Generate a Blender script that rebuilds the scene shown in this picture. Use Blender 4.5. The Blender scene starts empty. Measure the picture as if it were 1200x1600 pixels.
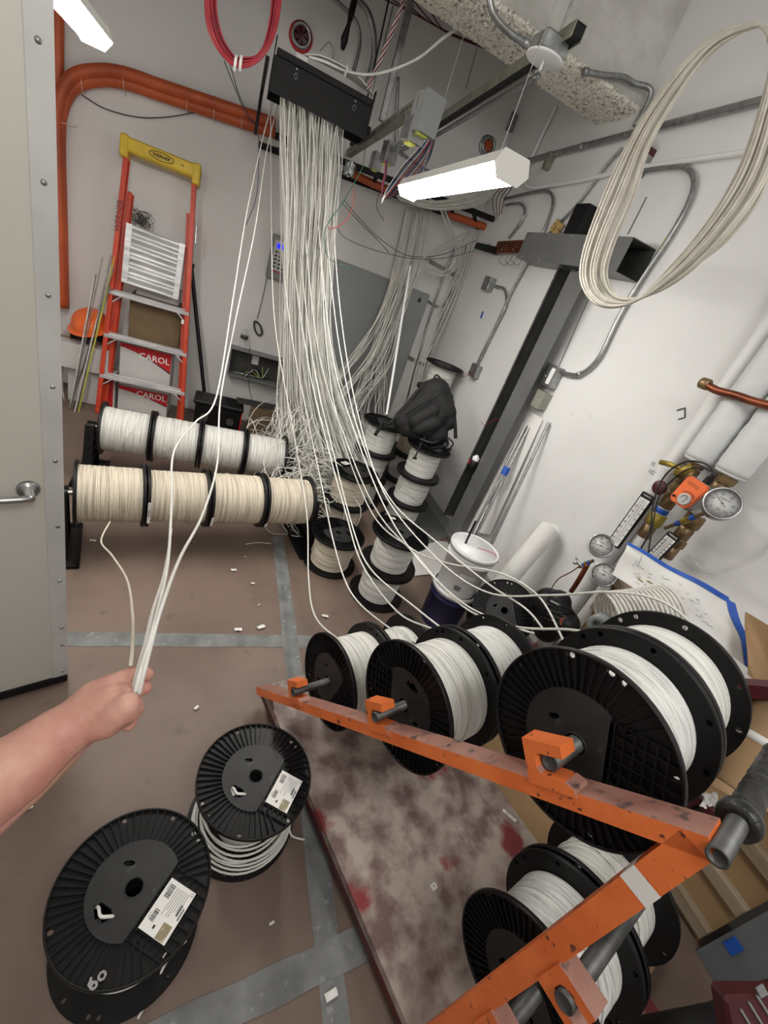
import bpy, math, random
from mathutils import Vector as V, Matrix as M4
S = bpy.context.scene; COL = S.collection; PI = math.pi
rnd = random.Random(7)
# ---------------------------------------------------------------- camera
F_PX, CAM_H = 673.36, 1.65
pitch, roll, yaw = 0.47504, 0.36954, 0.46100
fw = V((math.sin(yaw)*math.cos(pitch), math.cos(yaw)*math.cos(pitch), -math.sin(pitch)))
r0 = V((math.cos(yaw), -math.sin(yaw), 0)); u0 = r0.cross(fw)
rt = r0*math.cos(roll)+u0*math.sin(roll); up = u0*math.cos(roll)-r0*math.sin(roll)
CP = V((0, 0, CAM_H))
cam = bpy.data.objects.new('camera', bpy.data.cameras.new('camera')); COL.objects.link(cam)
m = M4((rt, up, -fw)).transposed().to_4x4(); m.translation = CP; cam.matrix_world = m
cam.data.sensor_fit = 'HORIZONTAL'; cam.data.sensor_width = 36; cam.data.lens = F_PX/1200*36
cam.data.clip_start = 0.02; S.camera = cam
# ---------------------------------------------------------------- world, light, exposure
w = bpy.data.worlds.new('world'); S.world = w; w.use_nodes = True
w.node_tree.nodes['Background'].inputs[0].default_value = (0.9, 0.95, 1, 1)
w.node_tree.nodes['Background'].inputs[1].default_value = 0.3
S.view_settings.view_transform = 'Standard'; S.view_settings.look = 'None'
S.view_settings.gamma = 1; S.view_settings.use_curve_mapping = False
S.view_settings.exposure = 0.31
LAMP = 36.0          # strength of the fixtures' diffusers
# unseen point fill added behind the camera to lift ceiling and upper walls
pl_ = bpy.data.lights.new('fill_light', 'POINT'); pl_.energy = 52; pl_.shadow_soft_size = .3; pl_.color = (1, .985, .96)
po_ = bpy.data.objects.new('fill_light', pl_); COL.objects.link(po_); po_.location = (.3, -.6, 2.75)

def at(x, y, X=None, Y=None, Z=None, T=None, pl=None):
    """world point seen at pixel x,y of the 1200x1600 frame on a plane / at a depth"""
    d = fw+rt*((x-600)/F_PX)-up*((y-800)/F_PX)
    if T is not None: return CP+d*T
    if pl is not None: t = (pl[0]-CP).dot(pl[1])/d.dot(pl[1])
    elif X is not None: t = (X-CP.x)/d.x
    elif Y is not None: t = (Y-CP.y)/d.y
    else: t = (Z-CP.z)/d.z
    return CP+d*t
def dep(p): return (V(p)-CP).dot(fw)
# ---------------------------------------------------------------- materials
def lin(c):
    return tuple(((v/255)/12.92 if v/255 <= .04045 else ((v/255+.055)/1.055)**2.4) for v in c)+(1,)
MATS = {}
def mat(name, c, rough=.6, metal=0., c2=None, scale=8., contrast=(.35, .65), bump=0., bscale=60., c3=None, s3=3., k3=(.6, .7), emit=0, alpha=1., trans=0., detail=6., stretch=None, spec=.5):
    if name in MATS: return MATS[name]
    mt = bpy.data.materials.new(name); mt.use_nodes = True; nt = mt.node_tree; N = nt.nodes; L = nt.links
    b = N['Principled BSDF']; b.inputs['Roughness'].default_value = rough; b.inputs['Metallic'].default_value = metal
    b.inputs['Base Color'].default_value = lin(c); b.inputs['Specular IOR Level'].default_value = spec
    if alpha < 1: b.inputs['Alpha'].default_value = alpha
    if trans: b.inputs['Transmission Weight'].default_value = trans
    if emit: b.inputs['Emission Color'].default_value = lin(c); b.inputs['Emission Strength'].default_value = emit
    tc = N.new('ShaderNodeTexCoord'); src = tc.outputs['Object']
    if stretch:
        mp = N.new('ShaderNodeMapping'); mp.inputs['Scale'].default_value = stretch; L.new(src, mp.inputs[0]); src = mp.outputs[0]
    def noise(sc, k, seed):
        n = N.new('ShaderNodeTexNoise'); n.noise_dimensions = '4D'; n.inputs['W'].default_value = seed; n.inputs['Scale'].default_value = sc; n.inputs['Detail'].default_value = detail
        L.new(src, n.inputs['Vector']); r = N.new('ShaderNodeMapRange'); r.inputs[1].default_value = k[0]; r.inputs[2].default_value = k[1]
        L.new(n.outputs[0], r.inputs[0]); return n, r.outputs[0]
    if c2:
        n, o = noise(scale, contrast, 1.3); mx = N.new('ShaderNodeMix'); mx.data_type = 'RGBA'
        mx.inputs[6].default_value = lin(c); mx.inputs[7].default_value = lin(c2); L.new(o, mx.inputs[0]); out = mx.outputs[2]
        if c3:
            n, o = noise(s3, k3, 5.1); m2 = N.new('ShaderNodeMix'); m2.data_type = 'RGBA'
            L.new(out, m2.inputs[6]); m2.inputs[7].default_value = lin(c3); L.new(o, m2.inputs[0]); out = m2.outputs[2]
        L.new(out, b.inputs['Base Color'])
    if bump:
        n, o = noise(bscale, (0, 1), 9.); bp = N.new('ShaderNodeBump'); bp.inputs['Strength'].default_value = bump
        bp.inputs['Distance'].default_value = .01; L.new(n.outputs[0], bp.inputs['Height']); L.new(bp.outputs[0], b.inputs['Normal'])
    MATS[name] = mt; return mt
WALL = mat('wall_paint', (230, 230, 229), .6, c2=(219, 219, 218), scale=1.6, bump=.15, bscale=9, c3=(196, 194, 190), s3=14, k3=(.70, .80))
WALLB = mat('wall_paint_back', (228, 226, 224), .65, c2=(220, 218, 216), scale=1.3, bump=.08, bscale=9, c3=(204, 201, 197), s3=17, k3=(.72, .8))
CEIL = mat('ceiling_concrete', (206, 205, 201), .9, c2=(176, 174, 169), scale=5, bump=.5, bscale=30)
SPRAY = mat('sprayed_fireproofing', (226, 223, 212), .95, c2=(120, 116, 106), scale=46, contrast=(.52, .68), bump=1., bscale=60)
FLOOR = mat('floor_board_paper', (126, 108, 97), .5, c2=(106, 89, 79), scale=2.5, bump=.08, bscale=120, c3=(92, 78, 69), s3=11, k3=(.62, .78))
FLOOR2 = mat('dusty_concrete', (150, 142, 132), .8, c2=(118, 110, 100), scale=6)
TAPE = mat('grey_floor_tape', (126, 128, 127), .5, c2=(100, 102, 102), scale=14, c3=(146, 148, 148), s3=30, k3=(.6, .7), stretch=(1, 1, 1), bump=.1)
DOOR = mat('door_paint', (198, 195, 186), .45, c2=(192, 189, 180), scale=1.5)
DOORM = mat('door_edge_metal', (196, 196, 193), .4, 0, c2=(182, 182, 179), scale=5)
STEEL = mat('steel', (190, 190, 190), .3, 1., c2=(150, 150, 150), scale=14)
GALV = mat('galvanised_steel', (176, 178, 178), .38, .85, c2=(138, 140, 141), scale=26)
EMT = mat('conduit_metal', (168, 170, 169), .35, .8, c2=(140, 142, 142), scale=30)
STRUT = mat('strut_zinc', (158, 160, 146), .42, .7, c2=(128, 128, 112), scale=12)
ALU = mat('brushed_aluminium', (225, 225, 226), .42, .35, c2=(180, 180, 182), scale=40, stretch=(.15, 1, 1))
BLACK = mat('black_plastic', (12, 12, 13), .42, spec=.3, c2=(19, 19, 20), scale=18, contrast=(.4, .7), c3=(38, 38, 38), s3=28, k3=(.68, .82))
BLACKD = mat('black_hub_plastic', (22, 22, 23), .5, c2=(42, 42, 42), scale=9, contrast=(.42, .68), c3=(76, 75, 73), s3=40, k3=(.66, .8))
BLKM = mat('black_metal', (14, 14, 15), .55, 0, c2=(18, 18, 19), scale=10, spec=.25)
CLOTH = mat('black_nylon', (17, 17, 18), .8, c2=(26, 26, 27), scale=30, bump=.2, bscale=300)
WCAB = mat('white_cable', (226, 225, 219), .38, c2=(216, 215, 208), scale=30)
WCAB2 = mat('white_printed_cable', (228, 228, 224), .38, c2=(150, 150, 150), scale=620, contrast=(.58, .7), stretch=(1, 1, .6))
WND = mat('wound_white_cable', (232, 231, 226), .38, c2=(178, 177, 172), scale=420, contrast=(.46, .66), stretch=(.012, .012, 1), detail=1.)  # darker bands paint in the shade of the grooves between turns
WND2 = mat('wound_printed_cable', (228, 228, 225), .38, c2=(172, 172, 168), scale=460, contrast=(.46, .66), stretch=(.03, .03, 1), detail=3.)  # banded too: groove shade put into the cable colour
DSTEEL = mat('dull_dark_steel', (104, 104, 103), .5, .7, c2=(70, 70, 70), scale=18, contrast=(.4, .65))
WNDC = mat('wound_cream_cable', (228, 218, 200), .42, c2=(168, 158, 142), scale=360, contrast=(.46, .68), stretch=(.012, .012, 1), detail=1.)  # cream version, groove shade painted as darker bands
CCAB = mat('cream_cable', (222, 214, 198), .42, c2=(212, 204, 188), scale=20)
GCAB = mat('grey_white_cable', (218, 216, 209), .42, c2=(202, 200, 192), scale=20)
COILC = mat('dusty_white_cable', (206, 202, 190), .5, c2=(186, 181, 168), scale=24)
REDC = mat('red_cable', (178, 44, 58), .4, c2=(150, 36, 50), scale=20)
ORC = mat('orange_innerduct', (196, 92, 48), .5, c2=(160, 70, 36), scale=5, bump=.1)
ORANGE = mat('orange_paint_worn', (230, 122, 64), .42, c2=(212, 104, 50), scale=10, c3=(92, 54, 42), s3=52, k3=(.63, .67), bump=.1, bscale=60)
ORTOP = mat('orange_paint_scuffed', (168, 126, 112), .5, c2=(150, 104, 92), scale=14, c3=(86, 70, 66), s3=34, k3=(.58, .68))
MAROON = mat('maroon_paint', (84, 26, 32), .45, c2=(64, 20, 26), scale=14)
PLATE = mat('worn_red_deck', (170, 156, 147), .5, c2=(112, 90, 86), scale=15, contrast=(.40, .62), c3=(126, 48, 50), s3=5.5, k3=(.56, .62), bump=.15, detail=12)
PLATE2 = mat('black_tyre_scuff', (60, 56, 56), .6, c2=(110, 98, 94), scale=50, contrast=(.42, .6))
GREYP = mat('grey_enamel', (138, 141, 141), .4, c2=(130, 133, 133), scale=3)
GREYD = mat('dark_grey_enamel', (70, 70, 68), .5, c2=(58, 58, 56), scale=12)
GREYM = mat('mid_grey_enamel', (112, 113, 112), .4, .1, c2=(102, 103, 102), scale=6)
COPPER = mat('copper', (150, 84, 58), .4, .8, c2=(104, 60, 44), scale=10)
BRASS = mat('brass', (150, 126, 92), .42, .7, c2=(108, 88, 62), scale=24)
BRASSY = mat('yellow_brass', (176, 156, 66), .45, .4, c2=(140, 120, 48), scale=18)
ORPL = mat('orange_plastic', (240, 112, 52), .4)
YEL = mat('yellow_plastic', (222, 190, 52), .4, c2=(208, 176, 46), scale=14)
FIBER = mat('orange_fibreglass', (206, 66, 34), .45, c2=(190, 58, 30), scale=20)
INS = mat('pipe_insulation_white', (224, 226, 226), .6, c2=(206, 208, 208), scale=5, bump=.5, bscale=16)
PAPER = mat('white_paper', (232, 231, 228), .7, c2=(222, 221, 217), scale=7, bump=.15, bscale=20)
INK = mat('black_ink', (24, 24, 26), .6)
INKG = mat('grey_ink', (110, 110, 110), .7)
BLUE = mat('blue_tape', (36, 92, 190), .6, c2=(28, 78, 168), scale=30)
CARD = mat('cardboard', (176, 146, 110), .8, c2=(158, 128, 94), scale=4)
CARDD = mat('cardboard_dark', (122, 102, 76), .85, c2=(106, 88, 64), scale=6)
WBOX = mat('white_carton', (208, 206, 204), .7, c2=(196, 194, 192), scale=3)
REDP = mat('red_print', (190, 30, 40), .6)
PLY = mat('plywood', (158, 130, 94), .7, c2=(136, 108, 74), scale=5, stretch=(1, .2, 1), c3=(120, 88, 56), s3=18, k3=(.68, .75))
PINE = mat('pine_wood', (160, 146, 126), .7, c2=(128, 112, 92), scale=12, stretch=(1, .08, 1))
SKIN = mat('skin', (202, 152, 136), .5, c2=(184, 126, 112), scale=14, contrast=(.35, .7), bump=.12, bscale=90, c3=(208, 164, 146), s3=26, k3=(.5, .8))
NAIL = mat('fingernail', (226, 178, 164), .3)
PVC = mat('white_pvc', (232, 233, 233), .35)
BUCK = mat('white_bucket_plastic', (228, 229, 230), .35, c2=(216, 217, 218), scale=10)
NAVY = mat('navy_bucket_plastic', (26, 30, 74), .35, c2=(34, 38, 84), scale=10)
GREEN = mat('green_wire', (22, 96, 60), .4)
BWIRE = mat('blue_wire', (40, 52, 110), .4)
KWIRE = mat('black_wire', (18, 18, 20), .45)
PINKW = mat('red_wire', (190, 60, 70), .4)
OWIRE = mat('orange_wire', (200, 110, 80), .4)
GLASS = mat('clear_plastic', (235, 240, 242), .08, alpha=.16)
DIFF = mat('lamp_diffuser', (255, 251, 244), .4, emit=LAMP)
LAMPW = mat('lamp_housing', (214, 213, 208), .4)
SCREEN = mat('blue_screen', (30, 40, 240), .3, emit=1.2)
TARP = mat('grey_board', (112, 116, 120), .5, c2=(96, 100, 104), scale=6)
# ---------------------------------------------------------------- mesh builder
def frame(o, z, x=None):
    z = V(z).normalized()
    x = V(x) if x is not None else (V((1, 0, 0)) if abs(z.x) < .8 else V((0, 1, 0)))
    x = (x-z*x.dot(z)).normalized(); y = z.cross(x)
    m = M4((x, y, z)).transposed().to_4x4(); m.translation = V(o); return m
I4 = M4.Identity(4)
def spl(P, n=6, closed=False):
    P = [V(p) for p in P]
    if len(P) < 3 and not closed: return [P[0].lerp(P[1], i/n) for i in range(n+1)]
    out = []; N = len(P); seg = N if closed else N-1
    for i in range(seg):
        if closed: a, b, c, d = P[i-1], P[i], P[(i+1) % N], P[(i+2) % N]
        else: a, b, c, d = P[max(i-1, 0)], P[i], P[i+1], P[min(i+2, N-1)]
        for k in range(n):
            t = k/n; out.append(.5*((2*b)+(c-a)*t+(2*a-5*b+4*c-d)*t*t+(3*b-a-3*c+d)*t**3))
    if not closed: out.append(P[-1])
    return out
class MB:
    def __init__(s): s.v = []; s.f = []; s.m = []; s.sm = []
    def add(s, vs, fs, mi=0, smooth=False, T=None):
        k = len(s.v)
        for p in vs: s.v.append(T @ V(p) if T is not None else V(p))
        for f in fs: s.f.append([i+k for i in f]); s.m.append(mi); s.sm.append(smooth)
        return s
    def box(s, c, d, T=None, mi=0, bev=0.):
        x, y, z = c; a, b, h = d[0]/2, d[1]/2, d[2]/2
        if bev <= 0:
            vs = [(x+i*a, y+j*b, z+k*h) for k in (-1, 1) for j in (-1, 1) for i in (-1, 1)]
            fs = [(0, 2, 3, 1), (4, 5, 7, 6), (0, 1, 5, 4), (2, 6, 7, 3), (0, 4, 6, 2), (1, 3, 7, 5)]
            return s.add(vs, fs, mi, False, T)
        e = min(bev, a*.9, b*.9, h*.9)
        def ring(zz, q): return [(x+sx*(a-q if not w_ else a-q-0), y+sy*(b-q), zz) for sx, sy, w_ in ((-1, -1, 0), (1, -1, 0), (1, 1, 0), (-1, 1, 0))]
        def oct_(zz, q):
            A, B = a-q, b-q; return [(x-A+e, y-B, zz), (x+A-e, y-B, zz), (x+A, y-B+e, zz), (x+A, y+B-e, zz), (x+A-e, y+B, zz), (x-A+e, y+B, zz), (x-A, y+B-e, zz), (x-A, y-B+e, zz)]
        vs = oct_(z-h, e*.7)+oct_(z-h+e, 0)+oct_(z+h-e, 0)+oct_(z+h, e*.7)
        fs = [tuple(range(7, -1, -1)), tuple(range(24, 32))]
        for r in range(3):
            for i in range(8): j = (i+1) % 8; fs.append((r*8+i, r*8+j, r*8+8+j, r*8+8+i))
        return s.add(vs, fs, mi, False, T)
    def lathe(s, prof, n=32, T=None, mi=0, smooth=True, closed=False, caps=True):
        vs = []; P = len(prof)
        for i in range(n):
            a = 2*PI*i/n; ca, sa = math.cos(a), math.sin(a)
            for r, z in prof: vs.append((r*ca, r*sa, z))
        fs = []
        for i in range(n):
            j = (i+1) % n
            for k in range(P if closed else P-1):
                l = (k+1) % P; fs.append((i*P+k, j*P+k, j*P+l, i*P+l))
        if not closed and caps:
            if prof[0][0] > 1e-6: fs.append([i*P for i in range(n)][::-1])
            if prof[-1][0] > 1e-6: fs.append([i*P+P-1 for i in range(n)])
        return s.add(vs, fs, mi, smooth, T)
    def cyl(s, a, b, r, n=12, mi=0, r2=None, smooth=True):
        a, b = V(a), V(b); T = frame(a, b-a); h = (b-a).length; r2 = r if r2 is None else r2
        vs = [(r*math.cos(2*PI*i/n), r*math.sin(2*PI*i/n), 0) for i in range(n)]+[(r2*math.cos(2*PI*i/n), r2*math.sin(2*PI*i/n), h) for i in range(n)]
        s.add(vs, [(i, (i+1) % n, n+(i+1) % n, n+i) for i in range(n)], mi, smooth, T)
        return s.add(vs, [list(range(n))[::-1], list(range(n, 2*n))], mi, False, T)
    def tube(s, P, r, n=6, closed=False, mi=0, smooth=True):
        P = [V(p) for p in P]; N = len(P); x = None; vs = []
        for i, p in enumerate(P):
            if closed: t = P[(i+1) % N]-P[i-1]
            else: t = P[min(i+1, N-1)]-P[max(i-1, 0)]
            if t.length < 1e-9: t = V((0, 0, 1))
            t.normalize()
            if x is None: x = t.orthogonal().normalized()
            x = (x-t*x.dot(t)).normalized(); y = t.cross(x); rr = r[i] if isinstance(r, (list, tuple)) else r
            for k in range(n): a = 2*PI*k/n; vs.append(p+x*(rr*math.cos(a))+y*(rr*math.sin(a)))
        fs = []
        for i in range(N if closed else N-1):
            j = (i+1) % N
            for k in range(n): l = (k+1) % n; fs.append((i*n+k, i*n+l, j*n+l, j*n+k))
        if not closed: fs += [list(range(n))[::-1], list(range((N-1)*n, N*n))]
        return s.add(vs, fs, mi, smooth)
    def topmat(s, mi, thr=.75):
        for i, f in enumerate(s.f):
            a, b, c = s.v[f[0]], s.v[f[1]], s.v[f[2]]; n = (b-a).cross(c-a)
            if n.length > 1e-12 and n.normalized().z > thr: s.m[i] = mi
        return s
    def prism(s, poly, h, T=None, mi=0):
        n = len(poly); vs = [(x, y, 0) for x, y in poly]+[(x, y, h) for x, y in poly]
        return s.add(vs, [list(range(n))[::-1], list(range(n, 2*n))]+[(i, (i+1) % n, n+(i+1) % n, n+i) for i in range(n)], mi, False, T)
    def quad(s, a, b, c, d, mi=0): return s.add([a, b, c, d], [(0, 1, 2, 3)], mi)
    def slab(s, a, b, c, d, t, mi=0):
        a, b, c, d = V(a), V(b), V(c), V(d); n = (b-a).cross(d-a).normalized()*t
        return s.add([a, b, c, d, a+n, b+n, c+n, d+n], [(3, 2, 1, 0), (4, 5, 6, 7), (0, 1, 5, 4), (1, 2, 6, 5), (2, 3, 7, 6), (3, 0, 4, 7)], mi)
    def grid(s, fn, nu, nv, mi=0, smooth=True, cu=False):
        vs = [fn(i/(nu if cu else nu-1), j/(nv-1)) for i in range(nu) for j in range(nv)]
        fs = [(i*nv+j, ((i+1) % nu)*nv+j, ((i+1) % nu)*nv+j+1, i*nv+j+1) for i in range(nu if cu else nu-1) for j in range(nv-1)]
        return s.add(vs, fs, mi, smooth)
    def mesh(s, name, ms, o=(0, 0, 0)):
        me = bpy.data.meshes.new(name); o = V(o); me.from_pydata([tuple(p-o) for p in s.v], [], s.f)
        for q in (ms if isinstance(ms, (list, tuple)) else [ms]): me.materials.append(q)
        me.polygons.foreach_set('material_index', s.m); me.polygons.foreach_set('use_smooth', s.sm); me.update(); return me
def wloc(o):
    p = V((0, 0, 0))
    while o: p = p+o.location; o = o.parent
    return p
def link(name, me, parent=None, loc=None):
    o = bpy.data.objects.new(name, me); COL.objects.link(o)
    if parent: o.parent = parent
    if loc is not None: o.location = loc
    return o
def part(name, mb, ms, parent, label=None, kind=None):
    o = link(name, mb.mesh(name, ms, wloc(parent)), parent)
    if label: o['label'] = label
    if kind: o['kind'] = kind
    return o
def tag(o, label, cat, group=None):
    o['label'] = label; o['category'] = cat
    if group: o['group'] = group
    return o
def thing(name, label, cat, loc=(0, 0, 0), group=None): return tag(link(name, None, None, V(loc)), label, cat, group)
def solo(name, mb, ms, label, cat, group=None, base=None):
    c = base if base is not None else V((sum(p.x for p in mb.v)/len(mb.v), sum(p.y for p in mb.v)/len(mb.v), min(p.z for p in mb.v)))
    return tag(link(name, mb.mesh(name, ms, c), None, c), label, cat, group)
def struct(name, mb, ms, parent=None):
    o = link(name, mb.mesh(name, ms, wloc(parent)), parent)
    if not parent: o['kind'] = 'structure'
    return o
def shape2d(outer, holes, depth, res=8):
    """flat plate with real holes: a filled curve turned into mesh data"""
    cu = bpy.data.curves.new('t', 'CURVE'); cu.dimensions = '2D'; cu.fill_mode = 'BOTH'; cu.extrude = depth/2
    for pl in [outer]+holes:
        s = cu.splines.new('POLY'); s.points.add(len(pl)-1)
        for i, (x, y) in enumerate(pl): s.points[i].co = (x, y, 0, 1)
        s.use_cyclic_u = True
    o = bpy.data.objects.new('t', cu); me = bpy.data.meshes.new_from_object(o)
    vs = [v.co.copy() for v in me.vertices]; fs = [list(p.vertices) for p in me.polygons]
    bpy.data.objects.remove(o); bpy.data.curves.remove(cu); bpy.data.meshes.remove(me); return vs, fs
def circ(cx, cy, r, n=24, ry=None, rot=0):
    ry = ry or r; out = []
    for i in range(n):
        a = 2*PI*i/n; x, y = r*math.cos(a), ry*math.sin(a)
        out.append((cx+x*math.cos(rot)-y*math.sin(rot), cy+x*math.sin(rot)+y*math.cos(rot)))
    return out
def text(name, s, size, T, ms, parent, depth=.0004, bold=0., shear=0.):
    cu = bpy.data.curves.new('t', 'FONT'); cu.body = s; cu.size = size; cu.extrude = depth; cu.align_x = 'CENTER'; cu.align_y = 'CENTER'
    cu.offset = bold; cu.shear = shear; cu.resolution_u = 2
    o = bpy.data.objects.new('t', cu); me = bpy.data.meshes.new_from_object(o); bpy.data.objects.remove(o); bpy.data.curves.remove(cu)
    me.transform(M4.Translation(-wloc(parent)) @ T if parent else T); me.materials.clear(); me.materials.append(ms); me.name = name
    return link(name, me, parent)
def rotz(a): return M4.Rotation(a, 4, 'Z')
def cable(pts, r=.0032, n=6, k=6, closed=False):
    return MB().tube(spl(pts, k, closed), r, n, closed)
def pth(L, **kw): return [at(q[0], q[1], **({'T': q[2]} if len(q) > 2 else kw)) for q in L]
# ================================================================ room
XR, YB, XL, YF, ZC = 1.958, 4.283, -1.5, -1.3, 3.75
o = struct('floor', MB().box(((XR+XL)/2, (YB+YF)/2, -.05), (XR-XL+.4, YB-YF+.4, .1)), FLOOR)
struct('wall_back', MB().box(((XR+XL)/2, YB+.1, ZC/2), (XR-XL+.4, .2, ZC)), WALLB)
struct('wall_right', MB().box((XR+.1, (YB+YF)/2, ZC/2), (.2, YB-YF, ZC)), WALL)
struct('wall_left', MB().box((XL-.1, (YB+YF)/2, ZC/2), (.2, YB-YF, ZC)), WALLB)
struct('wall_front', MB().box(((XR+XL)/2, YF-.1, ZC/2), (XR-XL+.4, .2, ZC)), WALLB)
struct('ceiling', MB().box(((XR+XL)/2, (YB+YF)/2, ZC+.1), (XR-XL+.4, YB-YF+.4, .2)), CEIL)
# beam: smooth concrete sides, rough sprayed soffit
BZ = 2.88
bm = MB(); nx, ny = 120, 22
rr = random.Random(3)
bm.box(((XR+XL)/2, 2.95, (BZ-.004+ZC)/2), (XR-XL, .36, ZC-BZ+.004))
beam = struct('trim_1', bm, CEIL)
y0, y1 = at(990, 139, Z=BZ).y, at(937, 202, Z=BZ).y
sp = MB()
def sprayfn(u, v):
    x = XL+(XR-XL)*u; e = math.sin(v*PI); a = v*2*PI
    y = 2.75+.40*v; z = BZ-.03*e**.3
    return V((x+rr.uniform(-.003, .003), y+rr.uniform(-.004, .004), z+rr.uniform(-.007, .007)))
sp.grid(sprayfn, 520, 56, smooth=False)
def sprayback(u, v): p = sprayfn(u, 1); return V((p.x, 3.14+rr.uniform(-.01, .015), BZ+.3*v))
sp.grid(sprayback, 160, 12, smooth=False)
s_ = part('sprayed_coating', sp, SPRAY, beam, 'rough white sprayed fireproofing on the underside of the beam', 'stuff')
# floor tape strips
tp = [((110, 998), (900, 1003), .05, 'y'), ((440, 890), (525, 1592), .055, 'x')]
def strip(x0, y0, x1, y1, w_, z=.0015):
    a, b = V((x0, y0, 0)), V((x1, y1, 0)); n = (b-a).normalized().cross(V((0, 0, 1)))*w_/2
    mb = MB(); k = 24
    def fn(u, v): return a.lerp(b, u)+n*(2*v-1)*(1+.05*math.sin(u*37))+V((0, 0, z))
    mb.grid(fn, k, 2, smooth=False); return mb
def tape(mb, label):
    o = solo('floor_tape', mb, TAPE, label, 'tape', None); return o
tape(strip(-1.4, 1.46, 1.3, 1.475, .075), 'long grey tape strip crossing the brown floor from the door to the cart')
tape(strip(.508, -.6, .507, 2.35, .075, .0022), 'grey tape strip running away down the middle of the brown floor')
tape(strip(-.3, .22, .9, .375, .08, .003), 'grey tape strip at the bottom of the photo beside the front reel')
# ---- steel door, half open
a = at(105, 1062, Z=.012); b = at(0, 1092, Z=.012); dv = (b-a).normalized(); dn = V((dv.y, -dv.x, 0))
if dn.dot(CP-a) < 0: dn = -dn
DM = frame(a, (0, 0, 1), dv)        # local: x along leaf to hinge, z up
sgn = 1 if (DM.to_3x3() @ V((0, 1, 0))).dot(dn) > 0 else -1
door = link('door_1', None, None, a); door['kind'] = 'structure'
part('door_leaf', MB().box((.46, -sgn*.022, 1.05), (.92, .044, 2.1), DM, bev=.003), DOOR, door)
part('edge_strip', MB().box((.021, sgn*.0015, 1.05), (.042, .004, 2.1), DM, bev=.001).box((-.001, -sgn*.02, 1.05), (.003, .046, 2.1), DM), DOORM, door)
part('door_sweep', MB().box((.46, sgn*.004, .02), (.92, .01, .03), DM), BLKM, door)
pl = (a, dn)
for (x, y) in [(59, 63), (68, 285), (75, 461), (82, 604), (86, 720), (90, 822), (93, 907), (96, 980), (97, 1007), (98, 1048)]:
    p = at(x, y, pl=pl); part('screw', MB().lathe([(0, .004), (.004, .0035), (.0065, .001), (.0068, 0)][::-1], 12, frame(p+dn*.002, dn)), GALV, door)
h = at(44, 764, pl=pl)
hd = part('handle', MB().lathe([(.026, 0), (.026, .006), (.022, .01), (.012, .012), (.011, .05), (0, .052)], 28, frame(h, dn))
     .tube(spl([h+dn*.045, h+dn*.052+dv*.02, h+dn*.052+dv*.13], 5), .0095, 12), STEEL, door)
# ================================================================ strip lights
def striplight(far, near, ext, label):
    d = (near-far).normalized(); far, near = far, near+d*ext; L_ = (near-far).length
    t = thing('strip_light', label, 'light', (far+near)/2); T = frame(far, d, (0, 0, 1))  # x up, y side
    hp = [(.035, -.045), (.035, .045), (-.004, .064), (-.004, -.064)]
    part('housing', MB().prism(hp, L_, T), LAMPW, t)
    dp = [(-.004, -.062), (-.004, .062)]+[(-.004-.036*math.sin(PI*k/10)**.7, .062*math.cos(PI*k/10)) for k in range(1, 10)]
    mb = MB(); T2 = frame(far+d*.006, d, (0, 0, 1)); mb.prism(dp[::-1], L_-.012, T2); part('diffuser', mb, DIFF, t)
    part('end_cap', MB().prism([(.037, -.048), (.037, .048), (-.006, .067), (-.043, .04), (-.043, -.04), (-.006, -.067)], .006, frame(near, d, (0, 0, 1))), LAMPW, t)
    part('end_cap', MB().prism([(.037, -.048), (.037, .048), (-.006, .067), (-.043, .04), (-.043, -.04), (-.006, -.067)], .006, frame(far-d*.006, d, (0, 0, 1))), LAMPW, t)
    for q in (.12, .88):
        c = far.lerp(near, q); part('hanging_rod', MB().cyl(c+V((0, 0, .035)), V((c.x, c.y, ZC if not 2.76 < c.y < 3.15 else BZ)),   .0015, 6), GALV, t)
    return t
l2f, l2n = at(640, 296, Z=2.07), at(800, 262, Z=2.07)
striplight(l2f, l2n, 0, 'white strip light glowing in front of the grey wall duct')
striplight(at(146, 50, Z=2.07), at(146, 50, Z=2.07)+(l2n-l2f).normalized()*-.0+(l2n-l2f), 0, 'white strip light cut off by the top left of the frame')
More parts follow.
